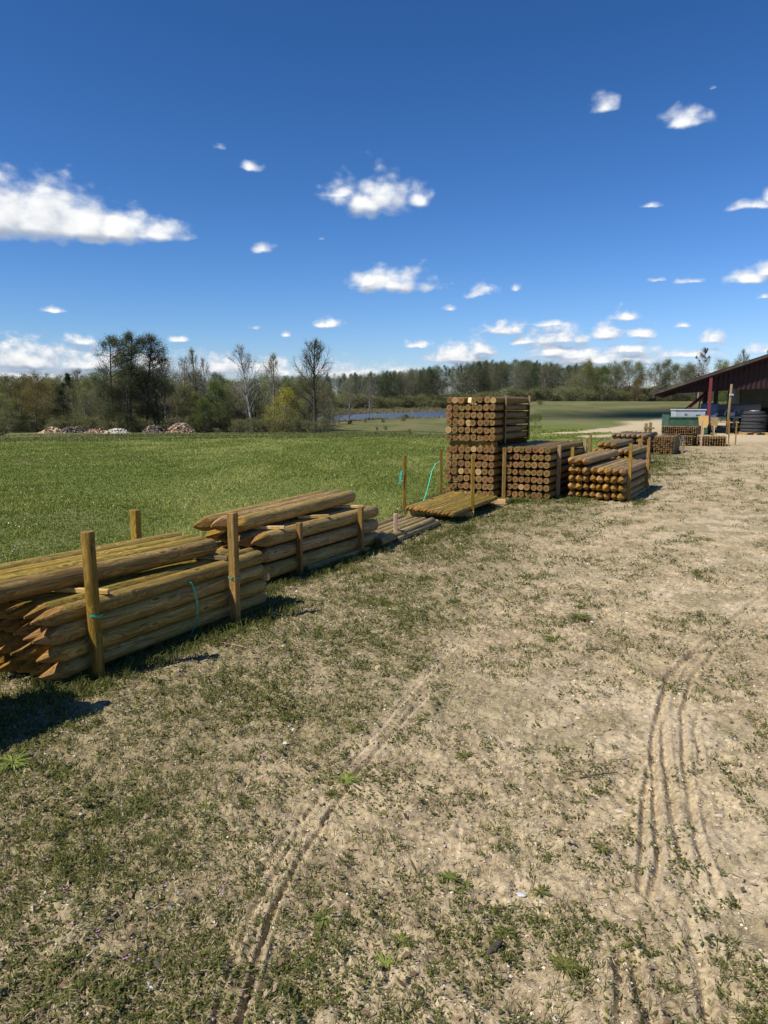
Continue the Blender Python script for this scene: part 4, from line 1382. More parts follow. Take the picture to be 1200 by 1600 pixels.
m_l1 = plain('split_log_face', (.58, .42, .24), .85, var=.3, scale=5)
m_l2 = plain('reddish_log_face', (.52, .34, .23), .85, var=.3, scale=5)
m_lb = plain('log_bark', (.20, .15, .11), .9, var=.4, scale=5)
m_ld = plain('dark_log_bark', (.09, .07, .06), .9, var=.4, scale=5)
m_lw = plain('pale_log', (.50, .46, .38), .85, var=.2, scale=5)
DL = 82
log_pile(86, DL, 2.5, .75, 2.0, [m_lb, m_l1, m_l1], 'pale log pile farthest from the bushes, first of the row', 1)
log_pile(117, DL + 1, 2.8, .80, 2.0, [m_ld, m_lb, m_lb], 'dark brown log pile touching the first pale one', 2)
log_pile(152, DL + 1, 2.2, .55, 1.6, [m_lb, m_l2, m_l2], 'low reddish log pile in the middle of the row', 3, 140)
log_pile(184, DL - 2, 2.4, .62, 1.6, [m_lw, m_lw, m_l1], 'whitish grey log pile in the middle of the row', 4)
log_pile(243, DL, 2.2, 1.0, 1.8, [m_ld, m_lb, m_l2], 'dark log pile left of the high pinkish one', 5)
log_pile(284, DL, 2.9, 1.25, 2.0, [m_lb, m_l2, m_l1], 'highest log pile with pinkish split faces', 6, 320)

# ------------------------------------------------------------------ trees
class Tubes:
    def __init__(s): s.V = []; s.F = []; s.n = 0

    def add(s, pts, rad, k):
        pts = np.asarray(pts, float); rad = np.asarray(rad, float); m = len(pts)
        tn = np.gradient(pts, axis=0); tn /= np.linalg.norm(tn, axis=1)[:, None] + 1e-9
        up = np.array([0, 0, 1.]) if abs(tn[0][2]) < .9 else np.array([1., 0, 0])
        a = np.cross(tn, up); a /= np.linalg.norm(a, axis=1)[:, None] + 1e-9
        b_ = np.cross(a, tn)
        ph = np.arange(k) * 2 * math.pi / k
        V = pts[:, None] + (a[:, None] * np.cos(ph)[None, :, None] + b_[:, None] * np.sin(ph)[None, :, None]) * rad[:, None, None]
        s.V.append(V.reshape(-1, 3))
        i = np.arange(m * k).reshape(m, k)
        s.F.append(np.stack([i[:-1], np.roll(i, -1, 1)[:-1], np.roll(i, -1, 1)[1:], i[1:]], -1).reshape(-1, 4) + s.n)
        s.n += m * k


def grow(seed, h, stems=1, spread=.30, lean=.05, n1=26, n2=7, n3=4, first=.25, up=.5, len1=.34, drop=0.0, r0=None, shape='round', droop=0.0):
    """returns tubes and the points and directions where foliage sits"""
    r2 = np.random.default_rng(seed)
    T = Tubes(); pts_l = []
    r0 = r0 or h * .016

    def branch(p, dv, L, r_, lvl, k):
        m = 5 if lvl < 2 else 3
        P_ = [p]; q = p.copy(); v = dv.copy()
        for i in range(m):
            v = v + r2.normal(0, .13 if lvl else .05, 3) + np.array([0, 0, (.10 if lvl else .0) * up - droop * (lvl > 0) * .12])
            v /= np.linalg.norm(v)
            q = q + v * L / m
            P_.append(q)
        P_ = np.array(P_)
        ra = r_ * np.linspace(1, .25 if lvl else .18, m + 1) ** (1 if lvl else .8)
        T.add(P_, np.maximum(ra, .011), k)
        return P_

    for s_ in range(stems):
        a = r2.uniform(0, 6.28)
        base = np.array([math.cos(a), math.sin(a), 0]) * (.25 * (stems > 1)) * r2.uniform(.5, 1.6)
        dv = np.array([math.cos(a) * lean * (1 + 1.5 * (stems > 1)), math.sin(a) * lean * (1 + 1.5 * (stems > 1)), 1.]); dv /= np.linalg.norm(dv)
        hh_ = h * (r2.uniform(.82, 1) if s_ else 1)
        TR = branch(base - np.array([0, 0, .3]), dv, hh_ + .3, r0 / math.sqrt(stems) * 1.1, 0, 6)
        n_1 = int(n1 / (stems ** .5))
        for i in range(n_1):
            u = first + (1 - first) * ((i + r2.uniform(0, 1)) / n_1) ** .9
            f = u * (len(TR) - 1); j = min(int(f), len(TR) - 2)
            p = TR[j] + (TR[j + 1] - TR[j]) * (f - j)
            az_ = r2.uniform(0, 6.28)
            if shape == 'round': pr_ = math.sin(math.pi * min(1, max(.08, (u - first) / (1.02 - first)) ** .75 * .92 + .06))
            elif shape == 'cone': pr_ = 1.05 - (u - first) / (1 - first)
            else: pr_ = .55 + .45 * math.sin(math.pi * (u - first) / (1 - first)) - .35 * max(0, u - .8) / .2
            L1 = h * len1 * max(.12, pr_) * r2.uniform(.7, 1.15)
            elv = up * r2.uniform(.5, 1.4) + (u - .5) * .5 - drop
            d1_ = np.array([math.cos(az_), math.sin(az_), elv]); d1_ /= np.linalg.norm(d1_)
            B1 = branch(p, d1_, L1, r0 * .34 * (1.1 - u * .6) / math.sqrt(stems) ** .5, 1, 4)
            for i2 in range(n2):
                u2 = .25 + .75 * (i2 + r2.uniform(0, 1)) / n2
                f = u2 * (len(B1) - 1); j = min(int(f), len(B1) - 2)
                p2_ = B1[j] + (B1[j + 1] - B1[j]) * (f - j)
                d2_ = d1_ + r2.normal(0, .55, 3) + np.array([0, 0, .25 * up]); d2_ /= np.linalg.norm(d2_)
                L2 = L1 * .42 * (1.15 - u2 * .6) * r2.uniform(.7, 1.3)
                B2 = branch(p2_, d2_, L2, r0 * .10, 2, 3)
                pts_l.append(B2[1:])
                for i3 in range(n3):
                    p3_ = B2[1 + i3 % (len(B2) - 1)]
                    d3_ = d2_ + r2.normal(0, .6, 3); d3_ /= np.linalg.norm(d3_)
                    L3 = L2 * .55 * r2.uniform(.6, 1.2)
                    e_ = p3_ + d3_ * L3
                    T.add(np.array([p3_, e_]), np.array([.012, .006]), 3)
                    pts_l.append(np.array([p3_ * .5 + e_ * .5, e_]))
    return T, np.vstack(pts_l)


def foliage(P_, n, size, seed, spread=.25, bias=.25, clump=.8):
    """many small leaf-cluster faces spread round the twig ends"""
    r2 = np.random.default_rng(seed)
    i = r2.integers(0, len(P_), n)
    c = P_[i] + r2.normal(0, spread, (n, 3))
    nrm = r2.normal(0, 1, (n, 3)); nrm[:, 2] = np.abs(nrm[:, 2]) * .9 + .2
    nrm /= np.linalg.norm(nrm, axis=1)[:, None]
    a = np.cross(nrm, r2.normal(0, 1, (n, 3))); a /= np.linalg.norm(a, axis=1)[:, None] + 1e-9
    b_ = np.cross(nrm, a)
    s = (size * r2.uniform(.55, 1.35, n))[:, None]
    V = np.stack([c - a * s * .5, c + b_ * s * .32, c + a * s * .55, c - b_ * s * .36], 1).reshape(-1, 3)
    F = np.arange(4 * n).reshape(n, 4)
    cl = vnoise(c[:, 0] * clump + c[:, 2] * .7, c[:, 1] * clump + c[:, 2] * .9, seed)
    tint = np.clip(bias + (cl - .5) * .7 + r2.normal(.2, .22, n), 0, 1)
    return V, F, np.repeat(tint, 4)


KIND = {}


def make_kind(key, seeds, gk, leaf, bark, nl, size, spread=.22, bias=.25):
    KIND[key] = []
    for sd_ in seeds:
        T, P_ = grow(sd_, **gk)
        tm_ = mesh_np('trunk_' + key, np.vstack(T.V), T.F, [bark], True)
        V, F, ti = foliage(P_, nl, size, sd_, spread, bias)
        cm_ = mesh_np('crown_' + key, V, [F], [leaf], False, {'tint': ('FLOAT', ti)})
        KIND[key].append((tm_, cm_, gk['h']))


B1_, BP, BG = M['bark'], M['bark_pale'], M['bark_grey']
make_kind('alder', (1, 2), dict(h=12, n1=46, n2=8, n3=4, first=.16, up=.30, len1=.25, shape='x', lean=.06), M['cr_dark'], B1_, 22000, 0.10, .28, .2)
make_kind('airy', (3, 4), dict(h=12, n1=36, n2=8, n3=5, first=.2, up=.9, len1=.27, shape='round'), M['cr_brown'], BG, 4200, 0.1, .2)
make_kind('birch', (5, 6), dict(h=12, n1=34, n2=8, n3=5, first=.18, up=1.1, len1=.27, shape='round', lean=.09), M['cr_twig'], BP, 2000, 0.09, .2)
make_kind('olive', (7, 8, 9), dict(h=9, n1=30, n2=7, n3=3, first=.10, up=.6, len1=.33, stems=2), M['cr_olive'], BG, 15000, 0.11, .36)
make_kind('gold', (10,), dict(h=9, n1=30, n2=7, n3=3, first=.12, up=.6, len1=.33, stems=2), M['cr_gold'], BG, 15000, 0.10, .34)
make_kind('green', (11, 12), dict(h=8, n1=28, n2=7, n3=3, first=.12, up=.55, len1=.34), M['cr_green'], B1_, 15000, 0.10, .34)
make_kind('yellow', (13,), dict(h=6, n1=28, n2=7, n3=3, first=.08, up=.5, len1=.36, stems=2), M['cr_yellow'], BG, 10000, 0.1, .26)
make_kind('thicket', (14, 15, 16), dict(h=9, n1=34, n2=8, n3=4, first=.08, up=.9, len1=.28, stems=4, lean=.08), M['cr_brown'], BG, 11000, 0.10, .36)
make_kind('bigbare', (17,), dict(h=13, n1=44, n2=9, n3=6, first=.22, up=.95, len1=.30, shape='round', r0=.26), M['cr_brown'], B1_, 5600, 0.095, .2)
make_kind('pine', (18, 19), dict(h=12, n1=44, n2=6, n3=2, first=.3, up=.15, len1=.24, shape='cone', drop=.05), M['conifer'], B1_, 14000, 0.13, .2)
make_kind('bush', (20, 21), dict(h=2.6, n1=20, n2=6, n3=3, first=.02, up=.7, len1=.5, stems=4, lean=.2, r0=.05), M['cr_olive'], BG, 5000, 0.09, .14)
make_kind('mistle', (22,), dict(h=12, n1=34, n2=8, n3=5, first=.35, up=1.0, len1=.25, shape='round'), M['cr_twig'], BP, 900, .11, .2)


def ztree(x, y): return gz(x, y)


def tree(key, px, dist, top, label, group=None, name='tree', var=None, sx=1.0, seed=0, cat='tree'):
    r2 = random.Random(seed + int(px * 7))
    x = (px - 600) / 1156 * dist; y = dist; z0 = float(terr(x, y))
    target = 1.6 + (630 - top) / 1156 * dist
    tm_, cm_, h = KIND[key][(r2.randrange(len(KIND[key])) if var is None else var) % len(KIND[key])]
    k = (target - z0) / h
    zmax = max(v for v in (cm_.vertices[i].co.z for i in range(0, len(cm_.vertices), 37)))
    k = (target - z0) / zmax
    o = empty(name, (x, y, z0 - .05), r2.uniform(0, 6.28)); o.scale = (k * sx, k * sx, k)
    tag(o, label, cat, group)
    link('trunk', tm_, o); link('crown', cm_, o)
    return o


GW = 'trees along the edge of the wood beyond the meadow'
LW = [
    ('olive', 4, 88, 582, 'olive leafed tree at the outer end of the wood, cut by the picture edge', 0, 1.0),
    ('olive', 32, 90, 578, 'pale olive round tree beside the golden one', 1, 1.1),
    ('gold', 62, 88, 579, 'round tree with golden brown young leaves', 0, 1.15),
    ('pine', 104, 93, 583, 'dark ivy green tree between the golden tree and the tall alders', 0, .9),
    ('olive', 88, 94, 590, 'low olive tree just beyond the golden one', 2, 1.0),
    ('airy', 128, 95, 574, 'thin airy tree with brown buds near the dark ivy green one', 0, 1.1),
    ('olive', 148, 92, 578, 'pale olive tree touching the tall alders on their outer side', 2, .9),
    ('alder', 181, 86, 524, 'tall dark alder, first of the three tallest ones', 0, 1.0),
    ('alder', 207, 87, 520, 'tall dark alder, middle of the three tallest ones', 1, 1.0),
    ('alder', 232, 87, 521, 'tall dark alder, last of the three tallest ones', 0, 1.0),
    ('alder', 199, 84, 566, 'shorter dark alder standing before the three tallest', 1, 1.2),
    ('thicket', 252, 88, 566, 'grey brown feathery tree at the side of the tall alders', 0, 1.2),
    ('birch', 263, 92, 552, 'pale bare birch behind the grey feathery tree', 0, .8),
    ('birch', 288, 91, 556, 'pale bare birch with spreading twigs, second after the alders', 1, .9),
    ('airy', 316, 90, 545, 'tall thin bare tree rising above the wood before the birches', 1, .65),
    ('birch', 327, 94, 556, 'slender whitish bare tree close to the tall thin one', 0, .7),
    ('green', 346, 88, 588, 'round fresh green tree between bare ones', 0, 1.0),
    ('thicket', 366, 90, 596, 'low brown thicket tree before the big birch', 1, 1.2),
    ('birch', 399, 86, 540, 'big spreading birch with white trunk left of the yellow bush', 1, 1.05),
    ('airy', 428, 90, 550, 'budding airy tree right behind the big birch', 0, .9),
    ('yellow', 437, 84, 603, 'bright yellow green small tree at the edge of the meadow', 0, 1.15),
    ('olive', 462, 92, 588, 'olive tree standing right behind the bright yellow green one', 1, .9),
    ('bigbare', 493, 84, 531, 'big round topped bare tree standing alone near the pond', 0, .95),
    ('thicket', 516, 92, 590, 'brown thicket tree beside the big bare one', 2, 1.0),
    ('olive', 300, 86, 600, 'low olive willow under the bare birches', 2, 1.2),
    ('thicket', 272, 86, 592, 'low dense brown thicket before the pale birches', 1, 1.1),
    ('thicket', 130, 89, 600, 'low brown thicket tree before the airy tree', 0, 1.2),
    ('olive', 12, 84, 612, 'low olive tree nearest the picture edge', 0, 1.2),
    ('thicket', 165, 88, 592, 'brown feathery tree at the foot of the alders', 2, 1.2),
    ('green', 322, 85, 618, 'low grey green willow at the foot of the bare trees', 1, 1.4),
    ('thicket', 475, 87, 612, 'low brown shrubby tree between yellow tree and big bare one', 0, 1.1),
    ('airy', 545, 150, 590, 'thin bare tree near the outer end of the pond', 0, 1.0),
    ('airy', 575, 170, 586, 'slender tree on the pond bank, second from the big bare tree', 1, .8),
]
for (k_, px, dd_, tp, lb, vr, sx_) in LW:
    tree(k_, px, dd_, tp, lb, GW, 'tree', vr, sx_)

GR = 'trees on the rise behind the shed'
RW = [
    ('airy', 846, 330, 572, 'thin bare tree at the corner where dark and pale woods meet', 0, 1.2),
    ('olive', 905, 205, 560, 'tall pale olive tree at the corner of the pale wood', 0, .9),
    ('green', 936, 200, 568, 'fresh bright green tree, second in the pale wood', 0, 1.1),
    ('thicket', 962, 206, 560, 'tall brown budding tree beside the fresh green one', 0, 1.0),
    ('olive', 985, 208, 559, 'broad olive tree in the middle of the pale wood', 1, 1.1),
    ('gold', 992, 200, 585, 'low yellowish tree before the broad olive one', 0, .9),
    ('thicket', 1018, 206, 560, 'brown budding tree past the middle of the pale wood', 1, 1.1),
    ('olive', 1042, 205, 560, 'olive tree third from the mistletoe tree', 2, 1.0),
    ('thicket', 1066, 205, 564, 'brown bushy tree just before the mistletoe tree', 2, 1.0),
    ('olive', 1112, 200, 562, 'pale olive tree after the mistletoe tree', 0, 1.1),
    ('airy', 1151, 205, 545, 'tall thin bare tree sticking out above the shed roof', 0, .8),
    ('thicket', 1136, 205, 556, 'brown budding tree above the slope of the shed roof', 0, 1.1),
    ('pine', 1196, 205, 548, 'dark green tree above the high part of the shed roof', 1, 1.2),
    ('olive', 1172, 204, 556, 'olive tree behind the high part of the shed roof', 1, 1.1),
    ('thicket', 922, 215, 562, 'brown tree between the corner tree and the fresh green one', 1, 1.0),
    ('thicket', 890, 215, 588, 'low dark thicket tree at the corner of the pale wood', 2, 1.0),
    ('green', 1122, 60, 590, 'fresh green bush seen under the shed roof', 1, .9),
]
for (k_, px, dd_, tp, lb, vr, sx_) in RW:
    tree(k_, px, dd_, tp, lb, GR, 'tree', vr, sx_)
mt = tree('mistle', 1084, 190, 542, 'bare tree dotted with round dark mistletoe balls', GR, 'tree', 0, .8)
zz = random.Random(9)
ball = MB()
Tm = KIND['mistle'][0][1]
mi_m = M['conifer']
vs_ = [Tm.vertices[i].co.copy() for i in range(0, len(Tm.vertices), 4)]
for q in range(24):
    c = vs_[zz.randrange(len(vs_))]; rb = zz.uniform(.16, .36)
    for j in range(70):
        dv = Vector((zz.gauss(0, 1), zz.gauss(0, 1), zz.gauss(0, 1))).normalized()
        p = c + dv * rb * zz.uniform(.5, 1); a = dv.orthogonal().normalized() * .09; b2 = dv.cross(a)
        ball.add([p - a, p + b2, p + a, p - b2], [(0, 1, 2, 3)])
ball.build('mistletoe', [mi_m], mt)


def spread_copies(name, key_list, spots, label, kind='stuff', keep=1.0, seed=0):
    """one object holding a mass of far trees nobody could count"""
    r2 = np.random.default_rng(seed)
    groups = {}
    for (x, y, z, hgt, wf) in spots:
        key = key_list[r2.integers(0, len(key_list))]
        tm_, cm_, h = KIND[key][r2.integers(0, len(KIND[key]))]
        for me_, part in ((tm_, 't'), (cm_, 'c')):
            if me_.name not in cache:
                V = np.empty(len(me_.vertices) * 3, np.float32); me_.vertices.foreach_get('co', V); V = V.reshape(-1, 3)
                Lp = np.empty(len(me_.loops), np.int32); me_.loops.foreach_get('vertex_index', Lp); F = Lp.reshape(-1, 4)
                ti = np.zeros(len(V), np.float32)
                if 'tint' in me_.attributes: me_.attributes['tint'].data.foreach_get('value', ti)
                cache[me_.name] = (V, F, ti, float(V[:, 2].max()))
        zmax = cache[cm_.name][3]
        k = hgt / zmax; a = r2.uniform(0, 6.28); ca, sa = math.cos(a), math.sin(a)
        for me_, part in ((tm_, 't'), (cm_, 'c')):
            V, F, ti, _ = cache[me_.name]
            f = F
            if keep < 1:
                f = F[r2.random(len(F)) < (keep if part == 'c' else keep * .8)]
            used, inv = np.unique(f, return_inverse=True)
            f = inv.reshape(f.shape); v = V[used]
            w_ = np.stack([(v[:, 0] * ca - v[:, 1] * sa) * k * wf + x, (v[:, 0] * sa + v[:, 1] * ca) * k * wf + y, v[:, 2] * k + z], 1)
            mat = me_.materials[0].name
            gq = groups.setdefault(mat, [[], [], [], 0])
            gq[0].append(w_); gq[1].append(f + gq[3]); gq[2].append(np.clip(ti[used] + r2.uniform(-.12, .12), 0, 1)); gq[3] += len(w_)
    mats = list(groups); Vs = []; Fs = []; MI = []; TI = []; off_ = 0
    for i, mname in enumerate(mats):
        gq = groups[mname]
        v = np.vstack(gq[0]); f = np.vstack(gq[1]) + off_
        Vs.append(v); Fs.append(f); MI.append(np.full(len(f), i)); TI.append(np.concatenate(gq[2])); off_ += len(v)
    me_ = mesh_np(name, np.vstack(Vs), Fs, [bpy.data.materials[m_] for m_ in mats], False, {'tint': ('FLOAT', np.concatenate(TI))}, np.concatenate(MI))
    return tag(link(name, me_), label, 'wood', kind=kind)


cache = {}
spots = []
for i in range(210):                      # depth of the near wood
    px = rng.uniform(-260, 530); D_ = rng.uniform(93, 122)
    if px > 490 and D_ < 105: continue
    x = (px - 600) / 1156 * D_; z = float(terr(x, D_))
    top = np.interp(px, [-260, 0, 100, 180, 260, 340, 430, 480, 530], [580, 583, 584, 574, 576, 580, 580, 584, 600]) + rng.uniform(-5, 16)
    spots.append((x, D_, z - .1, (1.6 + (630 - top) / 1156 * D_) - z, rng.uniform(.9, 1.3)))
spread_copies('woodland', ['thicket', 'olive', 'thicket', 'alder', 'airy', 'olive'], spots, 'grey brown depth of the wood beyond the log piles', keep=.45, seed=1)
spots = []
for i in range(110):
    px = rng.uniform(880, 1500); D_ = rng.uniform(206, 250)
    x = (px - 600) / 1156 * D_; z = float(terr(x, D_))
    top = np.interp(px, [880, 905, 960, 1100, 1200, 1500], [590, 566, 564, 566, 556, 545]) + rng.uniform(-3, 8)
    spots.append((x, D_, z - .3, (1.6 + (630 - top) / 1156 * D_) - z, rng.uniform(.8, 1.1)))
spread_copies('woodland', ['thicket', 'olive', 'thicket', 'olive', 'airy'], spots, 'olive brown depth of the wood behind the shed', keep=.26, seed=2)
spots = []
for i in range(420):
    px = rng.uniform(440, 935); D_ = rng.uniform(405, 470) if px < 800 else rng.uniform(330, 400)
    x = (px - 600) / 1156 * D_; z = float(terr(x, D_))
    top = np.interp(px, [440, 520, 560, 600, 660, 720, 800, 890, 935], [586, 583, 582, 580, 574, 564, 562, 568, 578]) + rng.uniform(-4, 7) + (D_ - 400) * .02
    spots.append((x, D_, z - .4, (1.6 + (630 - top) / 1156 * D_) - z, rng.uniform(.75, 1.1)))
spread_copies('forest', ['alder', 'pine', 'alder', 'alder', 'thicket'], spots, 'dark forest beyond the pond', keep=.20, seed=3)
# wood continuing to both sides, out of the frame
spots = []
for i in range(60):
    a = math.radians(rng.choice([rng.uniform(-75, -36), rng.uniform(36, 60)])); D_ = rng.uniform(150, 190)
    x, y = D_ * math.sin(a), D_ * math.cos(a); z = float(terr(x, y))
    spots.append((x, y, z - .3, rng.uniform(10, 14), 1.1))
spread_copies('woodland', ['thicket', 'olive'], spots, 'wood closing the meadow further round', keep=.12, seed=4)
# scrub at the foot of the woods, on the pond bank
spots = []
for i in range(240):
    px = rng.uniform(-200, 512); D_ = rng.uniform(83.5, 92)
    x = (px - 600) / 1156 * D_; z = float(terr(x, D_))
    if 60 < px < 310 and rng.random() < .5: D_ += 3; x = (px - 600) / 1156 * D_
    spots.append((x, D_, z - .1, rng.uniform(.7, 2.3), rng.uniform(.8, 1.6)))
for i in range(300):
    px = rng.uniform(880, 1250); D_ = rng.uniform(198, 235)
    x = (px - 600) / 1156 * D_; z = float(terr(x, D_))
    spots.append((x, D_, z - .1, rng.uniform(2.5, 5), rng.uniform(1.1, 1.8)))
for i in range(160):                      # low growth under the far forest
    px = rng.uniform(440, 940); D_ = rng.uniform(402, 425) if px < 800 else rng.uniform(326, 345)
    x = (px - 600) / 1156 * D_; z = float(terr(x, D_))
    spots.append((x, D_, z - .3, rng.uniform(5, 9), rng.uniform(1.5, 2.4)))
for i in range(60):
    px = rng.uniform(500, 700); n_, f_ = pond_rf(px); D_ = f_ + rng.uniform(26, 44)
    x = (px - 600) / 1156 * D_; z = float(terr(x, D_))
    spots.append((x, D_, z - .1, rng.uniform(1.0, 2.2), rng.uniform(1.5, 2.6)))
spread_copies('undergrowth', ['bush'], spots, 'low scrub along the feet of the woods', keep=.35, seed=5)
GB = 'bushes standing in the meadow'
for (px, D_, tp, lb, w_) in [(8, 72, 652, 'green bush at the picture edge beside the log piles', 1.6), (545, 118, 655, 'dark rounded bush by the near end of the pond', 1.5), (572, 125, 655, 'small dark bush next to the rounded one by the pond', .9),
                             (628, 140, 646, 'brown bush on the pond bank', 1.2), (590, 95, 665, 'low green shrub in the meadow, before the pond', .8), (602, 96, 664, 'second low green shrub in the meadow, before the pond', .8),
                             (842, 120, 624, 'dark bush beside the top of the tall stack', 1.4), (600, 128, 652, 'greyish bush between pond and meadow', .8), (640, 60, 668, 'small bare sapling in the meadow', .35)]:
    tree('bush', px, D_, tp, lb, GB, 'bush', None, w_, cat='bush')

# ------------------------------------------------------------------ grass, weeds, straw, stones


def in_view(x, y, mpx=60):
    yc = np.maximum(y * math.cos(TH) + 1.6 * math.sin(TH), .05)
    px = 600 + 1156 * x / yc
    return (px > -mpx) & (px < 1200 + mpx)


def blades(x, y, z, h, w_, lean, tint, seed, curve=.5):
    """tapered bent blades of three faces each"""
    r2 = np.random.default_rng(seed); n = len(x)
    a = r2.uniform(0, 6.283, n); la = r2.uniform(0, 6.283, n)
    side = np.stack([np.cos(a), np.sin(a), np.zeros(n)], 1) * (w_ / 2)[:, None]
    lv = np.stack([np.cos(la), np.sin(la)], 1) * (lean * h)[:, None]
    b_ = np.stack([x, y, z], 1)
    m_ = b_ + np.concatenate([lv * .35, (h * .6)[:, None]], 1)
    tp = b_ + np.concatenate([lv, (h * np.clip(1 - lean * .35, .25, 1))[:, None]], 1)
    V = np.stack([b_ - side, b_ + side, m_ - side * .8, m_ + side * .8, tp], 1).reshape(-1, 3)
    i = np.arange(n)[:, None] * 5
    return V, [i + np.array([0, 1, 3, 2]), i + np.array([2, 3, 4])], np.repeat(tint, 5)


def flats(x, y, z, L, w_, tilt, tint, seed, sides=4):
    """small flat leaves or straws lying near the ground"""
    r2 = np.random.default_rng(seed); n = len(x)
    a = r2.uniform(0, 6.283, n); ti = r2.normal(0, 1, n) * tilt
    u = np.stack([np.cos(a) * np.cos(ti), np.sin(a) * np.cos(ti), np.sin(ti)], 1)
    v_ = np.stack([-np.sin(a), np.cos(a), r2.normal(0, .35, n)], 1)
    c = np.stack([x, y, z + np.abs(np.sin(ti)) * L * .5], 1)
    u = u * (L / 2)[:, None]; v_ = v_ * (w_ / 2)[:, None]
    V = np.stack([c - u, c + v_ - u * .1, c + u, c - v_ + u * .15], 1).reshape(-1, 3)
    return V, [np.arange(4 * n).reshape(n, 4)], np.repeat(tint, 4)


def sample_yard(n, r0, r1, seed, power=1.0):
    """points in the view wedge, denser near the camera"""
    r2 = np.random.default_rng(seed)
    u = r2.random(n)
    r_ = r0 * (r1 / r0) ** u if power == 0 else (r0 ** power + u * (r1 ** power - r0 ** power)) ** (1 / power)
    a = np.radians(r2.uniform(-33, 33, n))
    x = r_ * np.sin(a); y = r_ * np.cos(a)
    k = in_view(x, y) & (y > 1.2)
    return x[k], y[k], r_[k]


def clustered(x, y, m_, sd_xy, seed):
    r2 = np.random.default_rng(seed)
    X = np.repeat(x, m_); Y = np.repeat(y, m_); S = np.repeat(sd_xy, m_)
    return X + r2.normal(0, 1, len(X)) * S, Y + r2.normal(0, 1, len(X)) * S


# small green weeds
x, y, r_ = sample_yard(150000, 1.4, 24, 101, .55)
gq, fq, pq, tq = masks(x, y)
nz = fbm(x, y, 2.6, 4, 61, .6)
dn = np.clip(gq * 1.1, 0, 1) * (.12 + .36 * ss(nz, .36, .66)) + .04 * ss(nz, .55, .62)
keep = (rng.random(len(x)) < dn) & (fq < .6) & (pq < .8)
x, y, r_ = x[keep], y[keep], r_[keep]
sz = .8 + .13 * r_
cx, cy = clustered(x, y, 9, .014 * sz, 102)
RR_ = np.repeat(r_, 9); SZ = np.repeat(sz, 9); e_ = cx - xb(cy)
lush_ = ss(2.4 - e_, 0, 2.2)
tb = np.repeat(rng.random(len(x)), 9)
cz = ground_z(cx, cy)
r2 = np.random.default_rng(103)
V1, F1, t1_ = flats(cx, cy, cz + r2.uniform(.001, .010, len(cx)) * SZ, r2.uniform(.007, .019, len(cx)) * SZ, r2.uniform(.004, .009, len(cx)) * SZ, .55,
                    np.clip(.15 + .45 * tb + r2.normal(0, .16, len(cx)) + .05 * lush_, 0, 1), 104)
me = mesh_np('weeds', V1, F1, [M['weed']], False, {'tint': ('FLOAT', t1_)})
tag(link('weeds', me), 'tiny green weeds creeping over the sandy yard', 'weeds', kind='stuff')
nweeds = len(cx)
# short grass blades among them
x, y, r_ = sample_yard(110000, 1.4, 28, 111, .5)
gq, fq, pq, tq = masks(x, y)
nz = fbm(x, y, 1.7, 4, 63, .6)
e_ = x - xb(y)
dn = (.08 + .8 * ss(1.2 - e_, 0, 1.3)) * gq * ss(nz, .38, .56) + .05 * ss(nz, .57, .64) + .25 * gq * ss(nz, .5, .6)
keep = (rng.random(len(x)) < dn) & (fq < .7) & (pq < .7)
x, y, r_ = x[keep], y[keep], r_[keep]
cx, cy = clustered(x, y, 9, .016 * (.8 + .1 * r_), 112)
RR_ = np.repeat(r_, 9); e_ = cx - xb(cy); tb = np.repeat(rng.random(len(x)), 9)
r2 = np.random.default_rng(113)
hB = r2.uniform(.012, .040, len(cx)) * (1 + .9 * ss(.9 - e_, 0, 1)) * (1 + .03 * RR_)
V1, F1, t1_ = blades(cx, cy, ground_z(cx, cy) - .002, hB, r2.uniform(.0018, .0035, len(cx)) * (.7 + .17 * RR_), r2.uniform(.2, 1.4, len(cx)), np.clip(.2 + .4 * tb + r2.normal(0, .2, len(cx)), 0, 1), 114)
me = mesh_np('short_grass', V1, F1, [M['weed']], False, {'tint': ('FLOAT', t1_)})
tag(link('short_grass', me), 'short sparse grass of the yard', 'grass', kind='stuff')
# dry straw and thatch
x, y, r_ = sample_yard(330000, 1.4, 28, 121, .5)
gq, fq, pq, tq = masks(x, y)
nz = fbm(x, y, 3.1, 3, 65, .6)
keep = (rng.random(len(x)) < (.10 + .9 * gq) * (.35 + .65 * ss(nz, .4, .6)) * (1 - .7 * tq)) & (fq < .7) & (pq < .85)
x, y, r_ = x[keep], y[keep], r_[keep]
r2 = np.random.default_rng(122); n = len(x)
V1, F1, t1_ = flats(x, y, ground_z(x, y) + r2.uniform(.001, .007, n), r2.uniform(.010, .048, n) * (.7 + .05 * r_), r2.uniform(.0012, .0028, n) * (.7 + .22 * r_), .22, np.clip(r2.normal(.42, .27, n), 0, 1), 123)
me = mesh_np('dry_straw', V1, F1, [M['straw']], False, {'tint': ('FLOAT', t1_)})
tag(link('dry_straw', me), 'dry straw and dead stalks strewn on the yard', 'straw', kind='stuff')
